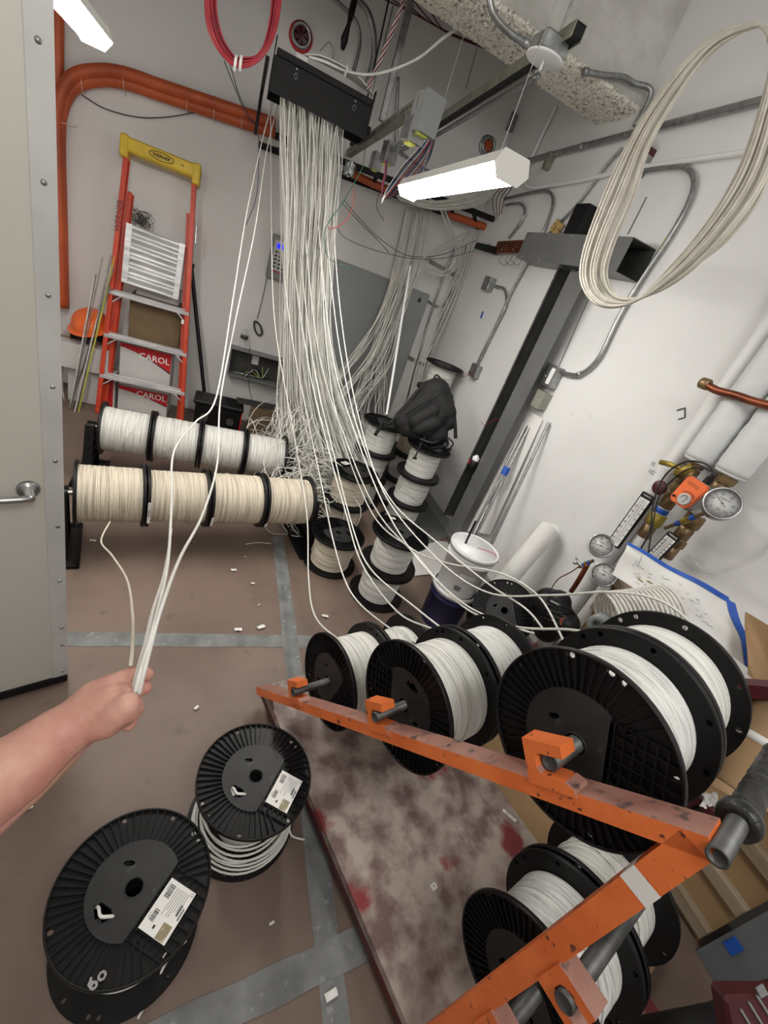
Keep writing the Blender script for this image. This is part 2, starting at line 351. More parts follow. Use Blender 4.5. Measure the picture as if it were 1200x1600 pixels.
# ================================================================ reels
RF = .17
def flange_mesh(hub_r=.098, holes=True, r=RF):
    """flange lying in z 0..; smooth side at z=0 faces the cable, ribbed side faces out (+z)"""
    mb = MB()
    hs = [circ(0, 0, .0185, 24), circ(-.045, .03, .013, 12, .006, .5), circ(.06, -.045, .017, 4)]
    hs[2] = [(-.05, -.062), (-.028, -.078), (-.02, -.068), (-.012, -.077), (.0, -.06), (-.012, -.05), (-.04, -.05)]
    for a_, rr_ in ((1.15, .157), (1.3, .157), (1.75, .157), (2.5, .157), (4.1, .157), (4.35, .157), (5.0, .157), (.2, .157), (5.9, .157)):
        hs.append(circ(rr_*math.cos(a_), rr_*math.sin(a_), .0058, 12))
    vs, fs = shape2d(circ(0, 0, r-.001, 72), hs, .004); mb.add(vs, fs, 0, False, M4.Translation((0, 0, .002)))
    # rim
    mb.lathe([(r-.004, 0), (r, .001), (r, .0125), (r-.001, .0135), (r-.004, .0135)], 72, closed=True)
    # radial ribs, leaving a sector for the label grid
    n = 56
    for i in range(n):
        a_ = 2*PI*i/n
        if -.62 < (a_ if a_ < PI else a_-2*PI) < .62: continue
        c, s = math.cos(a_), math.sin(a_); T = rotz(a_)
        mb.box(((hub_r+r-.004)/2, 0, .0075), (r-.004-hub_r, .0022, .008), T)
    # label grid pocket
    gx0, gx1, gy = .055, .135, .074
    for k in range(8):
        y = -gy+2*gy*k/7; xe = math.sqrt((r-.005)**2-y*y); mb.box(((gx0+xe)/2, y, .0075), (xe-gx0, .002, .008))
    for k in range(6):
        x = gx0+(gx1-gx0)*k/5+.006; mb.box((x, 0, .0075), (.002, 2*gy, .008))
    for s in (-1, 1): mb.box((gx0, 0, .0075), (.002, 2*gy, .008))
    for i in range(5):
        a_ = (.2+.1*i)
        for s in (-1, 1): pass
    return mb.mesh('flange', BLACK)
def hubdisc_mesh(r=.098):
    mb = MB(); hs = [circ(0, 0, .0185, 24), circ(-.045, .03, .013, 12, .006, .5), [(-.05, -.062), (-.028, -.078), (-.02, -.068), (-.012, -.077), (.0, -.06), (-.012, -.05), (-.04, -.05)]]
    out = [p for p in circ(0, 0, r, 64)]
    out = [(min(x, .053), y) for x, y in out]
    vs, fs = shape2d(out, hs, .007); mb.add(vs, fs, 0, False, M4.Translation((0, 0, .0075)))
    mb.lathe([(.0185, -.02), (.0215, -.02), (.0215, .012), (.0185, .012)], 24, closed=True); return mb.mesh('hub_disc', BLACKD)
FL, HD = flange_mesh(), hubdisc_mesh()
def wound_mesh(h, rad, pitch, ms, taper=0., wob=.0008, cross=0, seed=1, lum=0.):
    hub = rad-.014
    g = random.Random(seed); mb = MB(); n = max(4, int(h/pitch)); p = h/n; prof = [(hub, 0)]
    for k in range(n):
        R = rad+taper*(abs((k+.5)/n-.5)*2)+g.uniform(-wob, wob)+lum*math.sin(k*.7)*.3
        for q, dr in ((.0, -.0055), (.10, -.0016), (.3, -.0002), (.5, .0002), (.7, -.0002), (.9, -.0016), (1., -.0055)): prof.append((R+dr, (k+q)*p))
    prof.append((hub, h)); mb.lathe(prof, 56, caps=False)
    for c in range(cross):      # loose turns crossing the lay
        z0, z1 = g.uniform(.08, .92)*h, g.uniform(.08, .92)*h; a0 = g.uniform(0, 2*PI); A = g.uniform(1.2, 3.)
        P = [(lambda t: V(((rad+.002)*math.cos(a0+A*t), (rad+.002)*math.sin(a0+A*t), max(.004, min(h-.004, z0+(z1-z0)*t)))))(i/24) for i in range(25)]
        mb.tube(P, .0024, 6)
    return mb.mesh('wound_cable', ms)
CORES = {}
def core_mesh(h):
    if h not in CORES: CORES[h] = MB().lathe([(.020, .01), (.045, .0135), (.045, h-.0135), (.020, h-.01)], 28, closed=True).mesh('core', BLACK)
    return CORES[h]
def make_reel(h, wm, label, group=None, sticker=False, ribs=True):
    """reel along local +z, bottom at 0, total height h; wm = wound mesh of height h-2*.0135"""
    t = thing('cable_reel', label, 'cable reel', (0, 0, 0), group)
    a_ = link('flange', FL, t); a_.location = (0, 0, h-.0135); b_ = link('flange', FL, t); b_.location = (0, 0, .0135); b_.rotation_euler = (PI, 0, 0)
    for q in (a_, b_):
        hdk = link('hub_disc', HD, q); hdk['label'] = 'dull grey scuffed hub disc'
    k_ = link('core', core_mesh(h), t)
    if wm:
        c = link('wound_cable', wm, t); c.location = (0, 0, .0135)
    return t
def sticker_mesh(w_=.062, h_=.088):
    g = random.Random(4); mb = MB(); mb.box((0, 0, 0), (w_, h_, .0005), bev=.0002)
    def bars(x, y, W, H):
        yy = y
        while yy < y+H: q = g.uniform(.0006, .0018); mb.box((x, yy, .0004), (W, q, .0004), mi=1); yy += q+g.uniform(.0008, .0016)
    bars(-.018, .014, .012, .022); bars(-.018, -.026, .010, .020)
    for k in range(7): L_ = g.uniform(.02, .05); mb.box((-.007+k*.0045, .036-L_/2, .0004), (.0008, L_, .0004), mi=1)
    mb.box((.020, .008, .0004), (.005, .018, .0004), mi=2); mb.box((.0265, .004, .0004), (.003, .02, .0004), mi=2)
    mb.box((-.026, -.02, .0004), (.0008, .012, .0004), mi=1); mb.box((-.026, .03, .0004), (.0008, .012, .0004), mi=1)
    mb.box((.016, -.030, .0005), (.019, .026, .0004), mi=3); mb.box((-.006, -.031, .0004), (.004, .006, .0004), mi=1)
    mb.lathe([(.0025, .0003), (.0032, .0003), (.0032, .0007), (.0025, .0007)], 12, M4.Translation((.026, .038, 0)), 1, closed=True)
    return mb.mesh('sticker', [PAPER, INK, INKG, mat('tan_sticker', (142, 132, 104), .4, c2=(196, 192, 168), scale=70, contrast=(.5, .7))])
STK = sticker_mesh()
def place(t, loc, ax=(0, 0, 1), xh=(1, 0, 0)):
    T = frame(loc, ax, xh); t.location = T.translation; t.rotation_euler = T.to_euler(); return t
def dup(t, label, group=None):
    def cp(o, par):
        c = o.copy(); COL.objects.link(c); c.parent = par
        for ch in list(o.children): cp(ch, c)
        return c
    r = cp(t, None); r['label'] = label
    if group: r['group'] = group
    elif 'group' in r: del r['group']
    return r
HS = .235   # standing reel height
def wset(h, **k): return wound_mesh(h-.027, **k)
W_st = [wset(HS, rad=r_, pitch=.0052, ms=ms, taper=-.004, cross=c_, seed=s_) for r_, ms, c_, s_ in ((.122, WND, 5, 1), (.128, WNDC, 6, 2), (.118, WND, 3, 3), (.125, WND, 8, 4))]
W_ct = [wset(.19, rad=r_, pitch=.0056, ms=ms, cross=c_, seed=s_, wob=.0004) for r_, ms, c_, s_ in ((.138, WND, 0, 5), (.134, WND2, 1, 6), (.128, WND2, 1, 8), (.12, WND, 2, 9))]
GS = 'cable reels stacked on the floor'; cols = []
def stack(x, y, specs, rot=0.):
    for k, (wi, lab) in enumerate(specs):
        t = make_reel(HS, W_st[wi], lab, GS); place(t, (x, y, .001+HS*k), (0, 0, 1), (math.cos(rot+k), math.sin(rot+k), 0)); cols.append(t)
# ---- stacked reels
stack(.818, 2.13, [(1, 'cream cable reel standing alone on the floor beside the rack foot')], 2.)
stack(.958, 2.57, [(1, 'lower reel of the cream pair standing behind the lone floor reel'), (1, 'upper cream cable reel with small white sticker on its top flange')], 1.2)
stack(1.07, 1.86, [(2, 'bottom reel of the pair left of the paint buckets'), (2, 'top reel of the pair left of the paint buckets, ribbed flange showing')], 4.4)
stack(1.235, 3.03, [(0, 'lowest reel of the stack holding up the white pole'), (0, 'middle reel of the stack holding up the white pole'), (0, 'topmost reel of the stack holding up the white pole')], 1)
stack(1.50, 2.715, [(3, 'lowest reel of the stack under the black backpack'), (3, 'middle reel of the stack under the black backpack'), (2, 'topmost reel of the stack, right under the black backpack')], 2)
stack(1.575, 3.13, [(0, 'lowest reel half hidden between the two tall stacks'), (0, 'second reel half hidden between the two tall stacks'), (1, 'cream reel half hidden between the two tall stacks, topmost of its stack')], 2)
stack(1.775, 3.50, [(0, 'floor reel of the tallest stack by the right wall'), (0, 'second reel up in the tallest stack by the right wall'), (0, 'third reel up in the tallest stack by the right wall'), (0, 'fourth reel up in the tallest stack, behind the backpack'), (2, 'topmost reel of the tallest stack, above the black backpack')], 2)
def sticker_on(t, x, y, a, label=None, s=1., z=None):
    o = link('sticker', STK, t); o.location = (x, y, z if z else .0008); o.rotation_euler = (0, 0, a); o.scale = (s, s, 1)
    if label: o['label'] = label
    return o
sticker_on(cols[2], .1, .0, 0, 'small white sticker with printed lines', .7, HS+.001)
sticker_on(cols[4], -.11, .08, 2.2, None, .35, HS+.001)
# ---- two reels lying on the floor in front
def loose(h, r0_, r1_, z0, n, ms, seed):
    g = random.Random(seed); mb = MB()
    for k in range(n):
        R = r0_+(r1_-r0_)*((n-k)/n)**1.3; z = z0+h*(k/n)**1.15; ex, ey = g.uniform(-.008, .008), g.uniform(-.008, .008)
        P = [V((ex+R*math.cos(2*PI*i/40), ey+R*math.sin(2*PI*i/40), z+.004*math.sin(2*PI*i/40+k))) for i in range(40)]
        mb.tube(P, .0036, 7, True)
    return mb
def floor_reel(x, y, h, wr, lab, rot, nloop, lab2):
    t = make_reel(h, wset(h, rad=wr, pitch=.0066, ms=WCAB, wob=.002, seed=11), lab); place(t, (x, y, .001), (0, 0, 1), (math.cos(rot), math.sin(rot), 0))
    sticker_on(t, .098, 0, 0, 'white sticker with barcodes and a tan patch', 1.15, h+.001)
    e = MB().tube(spl([(-.05, -.058, h-.02), (-.038, -.06, h-.002), (-.02, -.07, h+.004), (.0, -.058, h-.004), (.01, -.052, h-.03)], 6), .0036, 8)
    o = link('cable_end', e.mesh('cable_end', WCAB), t); o['label'] = 'white cable tail poking out of the hub slot'
    return t
ra = floor_reel(-.015, .487, .262, .12, 'largest looking reel on its side at the bottom left, nearly empty', math.radians(-36), 0, '')
rb = floor_reel(.272, .712, .262, .085, 'reel lying flat between the front reel and the orange cart, loose white loops inside', math.radians(-34), 0, '')
lo = link('loose_loops', loose(.19, .105, .158, .02, 15, WCAB, 5).mesh('loose_loops', WCAB), rb); lo['label'] = 'slack white turns of cable spread between the flanges'
mw = text('marker_writing', '6o', .032, frame(at(152, 1530, Z=.2645), (0, 0, 1), (.75, .66, 0)), mat('white_marker', (150, 150, 150), .6), None, bold=.0008)
mw.parent = ra; mw.data.transform(ra.matrix_basis.inverted()); mw['label'] = 'white marker writing near the rim'
solo('cable_scrap', cable([at(452, 1290, Z=.05), at(456, 1306, Z=.02), at(476, 1312, Z=.006)], .0034), WCAB, 'short bent white cable end beside the flat reel with loose loops', 'cable')
solo('cable_scrap', cable([at(290, 1470, Z=.12), at(262, 1500, Z=.03), at(240, 1545, Z=.005), at(215, 1592, Z=.005)], .0034), WCAB, 'loose white cable end trailing out from under the front reel', 'cable')
# ================================================================ orange cart
CO = V((.372, 1.06, 0)); th = math.radians(162.43); e1 = V((math.sin(th), math.cos(th), 0)); e2 = V((-e1.y, e1.x, 0)); ez = V((0, 0, 1))
if e2.x < 0: e2 = -e2
def cw(s, w_, z): return CO+e1*s+e2*w_+ez*z
cart = thing('reel_cart', 'orange painted steel cable cart with worn deck carrying the big white reels', 'cart', cw(.5, .3, 0))
part('deck', MB().add([cw(-.08, -.01, .085), cw(1.35, -.01, .085), cw(1.35, .69, .085), cw(-.08, .69, .085), cw(-.08, -.01, .115), cw(1.35, -.01, .115), cw(1.35, .69, .115), cw(-.08, .69, .115)],
     [(3, 2, 1, 0), (4, 5, 6, 7), (0, 1, 5, 4), (1, 2, 6, 5), (2, 3, 7, 6), (3, 0, 4, 7)]), PLATE, cart, 'scuffed grey and red deck plate')
for s, w_ in ((.08, .08), (1.2, .08), (.08, .6), (1.2, .6)):
    part('caster', MB().cyl(cw(s, w_-.015, .04), cw(s, w_+.015, .04), .04, 20).cyl(cw(s, w_-.022, .04), cw(s, w_+.022, .04), .012, 10, mi=1).box((0, 0, .0), (.05, .05, .01), frame(cw(s, w_, .082), ez)), [BLACK, GALV], cart)
def beam_(a, b, wd, ht, tt=None):
    """box section from a to b: wd along e2, ht perpendicular; material 1 on the upper face"""
    d = (b-a).normalized(); T = frame(a, d, e2); L_ = (b-a).length; mb = MB(); n = 1
    vs = [(-wd/2, -ht/2, 0), (wd/2, -ht/2, 0), (wd/2, ht/2, 0), (-wd/2, ht/2, 0)]; vs += [(x, y, L_) for x, y, z in vs]
    up_i = 1 if (T.to_3x3() @ V((0, 1, 0))).z > 0 else -1
    fs = [(3, 2, 1, 0), (4, 5, 6, 7), (0, 1, 5, 4), (1, 2, 6, 5), (2, 3, 7, 6), (3, 0, 4, 7)]
    mb.add(vs, fs, 0, False, T); top = 4 if up_i > 0 else 2
    mb.m[top] = 1; return mb
def frameside(w_, m0, m1, lab):
    q_ = .008 if w_ < 0 else 0
    part('sloped_rail', beam_(cw(-.075, w_+q_, .105), cw(1.005, w_+q_, 1.185), .050, .030), [m0, m1], cart, lab+' sloped rail')
    p_ = part('upright_post', beam_(cw(.994, w_, .1), cw(.994, w_, 1.172), .034, .040), [m0, m1], cart, lab+' upright post')
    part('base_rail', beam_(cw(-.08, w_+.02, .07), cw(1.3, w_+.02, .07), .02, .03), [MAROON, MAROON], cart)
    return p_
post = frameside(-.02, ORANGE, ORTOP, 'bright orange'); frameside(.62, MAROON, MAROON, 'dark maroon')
part('tape_band', MB().add([cw(.994+sx*.0206, -.02+sy*.0176, z) for z in (1.035, 1.07) for sx, sy in ((-1, -1), (1, -1), (1, 1), (-1, 1))], [(0, 1, 5, 4), (1, 2, 6, 5), (2, 3, 7, 6), (3, 0, 4, 7)]), PAPER, post, 'white tape wrapped round the post')
# C shaped shaft hooks
def hook(s, z, w_, m0, m1, ang=0., sc=1.):
    poly = [(-.038, -.038), (.046, -.038), (.044, -.026), (.03, -.019), (-.012, -.0165), (-.018, -.008), (-.018, .008), (-.012, .0165), (.034, .0165), (.034, .036), (-.038, .036)]
    poly = [(x*sc, y*sc) for x, y in poly]; c, s_ = math.cos(ang), math.sin(ang)
    poly = [(x*c-y*s_, x*s_+y*c) for x, y in poly]
    T = M4((e1, ez, -e2)).transposed().to_4x4()
    T.translation = cw(s, w_+.018, z); mb = MB()
    if T.to_3x3().determinant() < 0: poly = poly[::-1]
    mb.prism(poly, .040, T)
    mb.topmat(1)
    part('shaft_hook', mb, [m0, m1], cart, 'C shaped hook holding the shaft')
hooks = [(.148, .388), (.481, .721), (.817, 1.064)]
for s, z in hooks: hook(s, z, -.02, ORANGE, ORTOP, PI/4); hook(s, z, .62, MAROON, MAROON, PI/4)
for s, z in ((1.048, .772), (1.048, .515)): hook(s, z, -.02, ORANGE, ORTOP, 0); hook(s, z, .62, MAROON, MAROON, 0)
# top pipe wrapped in black tape
part('top_pipe', MB().lathe([(.0095, 0), (.013, 0), (.013, .72), (.0095, .72)], 24, frame(cw(1.012, -.045, 1.19), e2), closed=True), DSTEEL, cart, 'open ended pipe along the top')
hp = []
for k in range(26):
    hp.append((.0165+.003*abs(math.sin(k*1.9))+(.008 if k < 3 else 0), .01*k))
part('tape_grip', MB().lathe([(.016, 0)]+hp+[(.016, .255)], 24, frame(cw(1.012, .04, 1.19), e2)), mat('wrapped_black_tape', (26, 26, 26), .35, c2=(60, 60, 60), scale=50, contrast=(.5, .7), bump=.5), cart, 'black tape wound round the pipe')
# shafts are lifted out with their reels
GR = 'reels on the orange cart'
def shaft(s, z, a_, b_, lab, r=.0125):
    return solo('reel_shaft', MB().lathe([(r-.003, 0), (r, .001), (r, b_-a_-.001), (r-.003, b_-a_)], 20, frame(cw(s, a_, z), e2), closed=True), DSTEEL, lab, 'pipe')
shaft(.148, .388, -.045, .66, 'steel shaft through the lowest left reels on the orange cart')
shaft(.481, .721, -.045, .66, 'steel shaft through the middle pair of reels on the orange cart')
shaft(.817, 1.064, -.03, .66, 'steel shaft through the two largest looking reels on the orange cart', .0155)
shaft(1.048, .772, -.05, .66, 'bare steel pipe without reels behind the orange post', .0165)
shaft(1.048, .515, -.05, .66, 'steel shaft through the pair of reels behind the orange post', .0165)
def cart_reel(s, z, w_, wi, lab, rot=0.):
    t = make_reel(.19, W_ct[wi], lab, GR); xh = e1*math.cos(rot)+ez*math.sin(rot)
    place(t, cw(s, w_+.19, z), -e2, xh); return t
q = .003
r1 = cart_reel(.148, .388, .09, 0, 'first small looking reel at the low end of the orange cart', -.2)
cart_reel(.148, .388, .285, 3, 'second reel on the lowest cart shaft, nearest the paint buckets', 1.)
r2 = cart_reel(.481, .721, .05, 0, 'reel with bright even white turns in the middle of the orange cart', 3.6)
cart_reel(.481, .721, .25, 1, 'far reel of the middle shaft, printed cable with black flanges', 2.)
r3 = cart_reel(.817, 1.064, .05, 1, 'largest looking reel, ribbed black flange facing the camera behind the top hook', .45)
cart_reel(.817, 1.064, .245, 0, 'reel at the far end of the top shaft beside the drawing sheet', .5)
cart_reel(1.03, .49, .085, 2, 'near reel of the low pair behind the orange post', 1.)
cart_reel(1.03, .49, .285, 3, 'far reel of the low pair behind the orange post', .3)
# sticker scraps on deck
for (x, y, a_, W, H, lab, tx_) in [(678, 1385, .3, .02, .016, 'small square white label stuck on the cart deck', '4'), (796, 1274, -.9, .055, .012, 'long thin white label strip on the cart deck', '3XLY 117')]:
    p = at(x, y, Z=.1158); T = frame(p, ez, (math.cos(a_), math.sin(a_), 0)); t = thing('label_scrap', lab, 'label', p)
    part('label_paper', MB().box((0, 0, 0), (W, H, .0006), T), PAPER, t); text('lettering', tx_, H*.7, T @ M4.Translation((0, 0, .0006)), INK, t)
# ================================================================ the two rows of reels on stands, left
GL = 'cable reels in two rows on floor stands'
def row(a, b, n, specs, r_scale, sl, label_end):
    ax = (b-a); L_ = ax.length; ax.normalize(); h = L_/n-.006
    wms = [wound_mesh(h-.027, rr_, .0068, ms_, cross=cx, seed=sd, wob=.0012) for rr_, ms_, cx, sd in specs]
    for k in range(n):
        t = make_reel(h, wms[k], sl[k], GL); place(t, a+ax*(L_*k/n+.003), ax, V((0, 0, 1)) if k % 2 else V((0, .6, .8))); t.scale = (r_scale, r_scale, 1)
        for ch in t.children:
            if ch.name.startswith('wound'): pass
        rows.append(t)
    solo('reel_shaft', MB().cyl(a-ax*.07, b+ax*.07, .012, 16), STEEL, label_end, 'pipe')
    return ax
rows = []
fa, fb = at(115, 770, Z=.32), at(480, 784, Z=.32); ba, bb = at(158, 668, Z=.33), at(443, 716, Z=.33)
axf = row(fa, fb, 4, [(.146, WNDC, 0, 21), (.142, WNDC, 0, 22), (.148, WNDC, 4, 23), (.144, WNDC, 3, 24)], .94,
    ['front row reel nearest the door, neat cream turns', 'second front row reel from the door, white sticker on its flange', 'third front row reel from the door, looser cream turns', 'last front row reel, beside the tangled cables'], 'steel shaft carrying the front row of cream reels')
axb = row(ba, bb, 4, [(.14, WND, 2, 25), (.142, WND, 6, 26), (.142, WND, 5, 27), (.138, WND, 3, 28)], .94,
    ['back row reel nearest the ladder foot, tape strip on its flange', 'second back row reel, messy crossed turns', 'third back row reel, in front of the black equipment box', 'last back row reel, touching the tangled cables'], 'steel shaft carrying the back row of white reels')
def stand(p, ax, lab, flip=1):
    """plastic reel stand: ribbed foot plate, raked upright, axle cup"""
    n = ax.cross(ez).normalized(); t = thing('reel_stand', lab, 'stand', V((p.x, p.y, 0)), 'black plastic reel stands'); T = frame(V((p.x, p.y, 0)), ez, ax)
    mb = MB().box((0, 0, .006), (.15, .36, .012), T, bev=.004)
    for s in (-1, 1):
        mb.box((0, s*.17, .014), (.15, .02, .018), T, bev=.003); mb.box((s*.068, 0, .014), (.012, .36, .018), T, bev=.002)
        mb.lathe([(.010, .012), (.018, .012), (.018, .02), (.010, .02)], 16, T @ M4.Translation((.0, s*.135, 0)), closed=True)
    part('foot_plate', mb, BLACK, t); up_ = MB(); H = p.z
    for s in (-1, 1):
        a0, a1 = V((0, s*.12, .012)), V((0, s*.026, H+.02)); d = a1-a0
        up_.box((0, 0, d.length/2), (.05, .02, d.length), T @ frame(a0, d, (1, 0, 0)), bev=.003)
    for k in range(1, 5):
        z = H*k/5.2; wv = .12-.094*z/H; up_.box((0, 0, z), (.035, 2*wv, .014), T)
    up_.box((-.0, 0, H*.5), (.006, .12, H*.8), T)
    part('upright', up_, BLACK, t)
    cup = MB().prism([(-.035, .02), (-.035, -.03), (.035, -.03), (.035, .02), (.018, .02), (.014, -.005), (0, -.014), (-.014, -.005), (-.018, .02)], .05, T @ M4.Translation((-.025, 0, H)) @ M4(((0, 0, 1), (1, 0, 0), (0, 1, 0))).to_4x4())
    part('axle_cup', cup, BLACK, t); return t
stand(fb+axf*.045, axf, 'black plastic stand foot at the right end of the front reel row')
stand(fa-axf*.045, axf, 'black plastic stand foot beside the door, left end of the front reel row')
stand(ba-axf*.05, axb, 'black plastic stand at the ladder end of the back reel row')
stand(bb+axb*.05, axb, 'black plastic stand at the cable pile end of the back reel row')
# stickers on row flanges
sp_ = fa+axf*((fb-fa).length*.25); nn = V((0, -1, 0)); nn = (nn-axf*nn.dot(axf)).normalized()
for (t, c, L_, txt) in ((rows[1], fa.lerp(fb, .25)+axf*.010+nn*.1615+ez*.0, .12, '155-6'), (rows[2], fa.lerp(fb, .5)+axf*.012+nn*.1585-ez*.05, .07, ''), (rows[3], fa.lerp(fb, .75)+axf*.012+nn*.150-ez*.075, .03, '')):
    T = frame(c, (c-(fa+axf*((c-fa).dot(axf)))).normalized(), -ez)
    st = MB().box((0, 0, .0), (L_, .013, .002), T)
    me = st.mesh('rim_label', PAPER); me.transform(t.matrix_basis.inverted())
    o = link('rim_label', me, t); o['label'] = 'white paper strip on the flange rim'
    if txt:
        cu = text('lettering', txt, .017, T @ M4.Translation((0, 0, .0015)), INK, o); cu.data.transform(t.matrix_basis.inverted() @ M4.Translation(wloc(o)))
# ================================================================ overhead: cable manager, rack, bundles
BY = 3.2
tl, tr_, bl_ = at(430, 76, Y=BY), at(590, 150, Y=BY), at(420, 145, Y=BY)
bx0, bx1, bz1, bz0 = .05, .60, 2.44, 2.262
t = thing('cable_manager', 'black metal cable manager box hanging overhead with the white cables pouring out below', 'cable tray', ((bx0+bx1)/2, BY, bz0))
part('front_panel', MB().box(((bx0+bx1)/2, BY-.0, (bz0+bz1)/2-.015), (bx1-bx0, .004, bz1-bz0-.03), bev=.001).box(((bx0+bx1)/2, BY+.012, bz1-.012), (bx1-bx0-.02, .03, .03), bev=.003), BLKM, t)
part('back_panel', MB().box(((bx0+bx1)/2, BY+.2, (bz0+bz1)/2), (bx1-bx0, .004, bz1-bz0)), BLKM, t)
for x in (bx0, bx1): part('side_panel', MB().box((x, BY+.1, (bz0+bz1)/2), (.004, .2, bz1-bz0), bev=.001).box((x, BY+.02, bz1+.02), (.006, .04, .05), bev=.002), BLKM, t)
for x in (bx0+.12, bx1-.1):
    part('latch_ring', MB().tube([V((x+.008*math.cos(2*PI*k/16), BY-.005, bz1-.07+.012*math.sin(2*PI*k/16))) for k in range(16)], .0012, 5, True), GALV, t)
    part('screw', MB().lathe([(.006, 0), (.005, .003), (0, .004)], 10, frame((x, BY-.002, bz1-.04), (0, -1, 0))), GALV, t)
g = random.Random(5)
part('side_rail', MB().box((bx0-.03, BY+.25, 2.36), (.02, .6, .04), bev=.003).box((bx0-.03, BY+.55, 2.25), (.02, .03, .24)), BLKM, t)
part('side_rail', MB().box((bx1+.03, BY+.35, 2.33), (.02, .5, .04), bev=.003), BLKM, t)
# ladder rack along the back wall
rk = thing('ladder_rack', 'black metal ladder rack running along the back wall near the corner', 'cable tray', (1.1, 4.1, 2.16))
ra0, ra1 = at(405, 226, Y=4.22), at(800, 378, Y=4.22); rb0, rb1 = at(430, 212, Y=3.98), at(790, 352, Y=3.98)
for a_, b_ in ((ra0, ra1), (rb0, rb1)):
    b_ = V((min(b_.x, XR-.01), b_.y, b_.z)); d = (b_-a_); T = frame(a_, d, (0, 1, 0)); part('side_rail', MB().box((0, 0, d.length/2), (.012, .042, d.length), T, bev=.002), BLKM, rk)
for k in range(9):
    q = (k+.5)/9; a_, b_ = ra0.lerp(ra1, q), rb0.lerp(rb1, q); T = frame(a_, b_-a_, ez); part('rung', MB().box((0, 0, (b_-a_).length/2), (.012, .03, (b_-a_).length), T), BLKM, rk)
# main bundle
def vine(rows, u, jit=0., r=.0031, T0=None):
    """rows: (y0,y1,x0,x1,Y) spans down the frame; u: start fraction list per row"""
    P = []
    for (ya, yb, xa, xb, Y), q in zip(rows, u): P.append(at(xa+(xb-xa)*q, ya+(yb-ya)*q, Y=Y))
    return P
cb = thing('cable_bundle', 'thick waterfall of white cables dropping from the black overhead box to the floor pile', 'cable bundle', (.3, 3.25, .3))
g = random.Random(11)
for k in range(150):
    u = g.random(); v = g.random(); us = [u]
    for _ in range(6): us.append(min(1, max(0, us[-1]+g.uniform(-.06, .06))))
    y = 3.22+.15*v
    rows_ = [(150, 212, 436, 536, BY+.03+.14*v), (230, 262, 438, 534, BY+.03+.14*v), (330, 335, 440, 529, y), (430, 430, 438, 520, y+.02), (540, 540, 436, 520, y-.05), (640, 640, 432, 548, y-.1-.1*g.random()), (g.uniform(690, 760), g.uniform(700, 790), 440, 590, y-.2-.25*g.random())]
    P = vine(rows_, us); P[-1].z = max(P[-1].z, .02+.1*g.random()); P.insert(0, P[0]+V((0, 0, .06)))
    part('cable', cable(P, .0031, 5, 5), WCAB if k % 3 else GCAB, cb)
# pile
pile = thing('cable_pile', 'tangled pile of slack white cable loops heaped on the floor below the bundle', 'cable pile', (.55, 3.0, 0))
for k in range(270):
    m_ = (0, 1, 2, 3, 0, 2)[k % 6]
    if m_ == 0:  # upright loops at the left
        c = V((.56+g.uniform(-.08, .12), 3.2+g.uniform(-.2, .2), .34+g.uniform(-.03, .14))); ax = V((1, g.uniform(-.5, .2), g.uniform(-.25, .25))); R = g.uniform(.15, .25)
    elif m_ == 1: c = V((.62+g.uniform(-.2, .3), 3.15+g.uniform(-.25, .3), .12+g.uniform(0, .25))); ax = V((g.uniform(-.6, .6), g.uniform(-.9, .3), 1)); R = g.uniform(.14, .3)
    elif m_ == 2: c = V((.62+g.uniform(-.12, .2), 2.62+g.uniform(-.22, .3), .13+g.uniform(-.03, .22))); ax = V((g.uniform(-1, 1), g.uniform(-1, 0), .7)); R = g.uniform(.12, .24)
    else: c = V((.95+g.uniform(-.15, .2), 3.45+g.uniform(-.2, .2), .14+g.uniform(0, .3))); ax = V((g.uniform(-.4, .4), g.uniform(-.9, -.2), 1)); R = g.uniform(.18, .34)
    T = frame(c, ax); P = []; e = g.uniform(.7, 1); ph = g.uniform(0, 6)
    for i in range(26):
        a_ = 2*PI*i/26; p = T @ V((R*math.cos(a_)*(1+.1*math.sin(2*a_+ph)), R*e*math.sin(a_), .03*math.sin(3*a_+ph))); p.z = max(p.z, .008+.004*g.random()); P.append(p)
    arc = g.uniform(.6, 1.); part('cable', MB().tube(P if arc > .93 else P[:int(26*arc)], .0031, 5, arc > .93), WCAB if k % 3 == 0 else GCAB, pile)
# second bundle from the rack to the floor
b2 = thing('cable_bundle', 'second fan of grey white cables sweeping from the wall rack across the grey panel', 'cable bundle', (1.2, 4.1, .3))
for k in range(58):
    u = g.random(); us = [u]+[min(1, max(0, u+g.uniform(-.12, .12))) for _ in range(6)]
    if k % 2: rows_ = [(322, 330, 636, 676, 4.12), (400, 408, 620, 660, 4.05), (480, 490, 596, 632, 3.95), (545, 570, 556, 610, 3.8), (610, 625, 505, 570, 3.6), (645, 700, 470, 540, 3.35), (700, 740, 470, 560, 3.15)]
    else: rows_ = [(322, 330, 636, 676, 4.14), (400, 408, 622, 660, 4.12), (480, 490, 600, 632, 4.1), (545, 548, 580, 605, 4.05), (600, 605, 560, 605, 3.95), (640, 640, 545, 600, 3.8), (680, 690, 540, 610, 3.6)]
    P = vine(rows_, us)
    for p in P: p.z = max(p.z, .02)
    part('cable', cable(P, .0031, 5, 5), GCAB, b2)
b3 = thing('cable_bundle', 'thin group of grey white cables dropping from the rack corner past the conduits', 'cable bundle', (1.6, 4.1, .4))
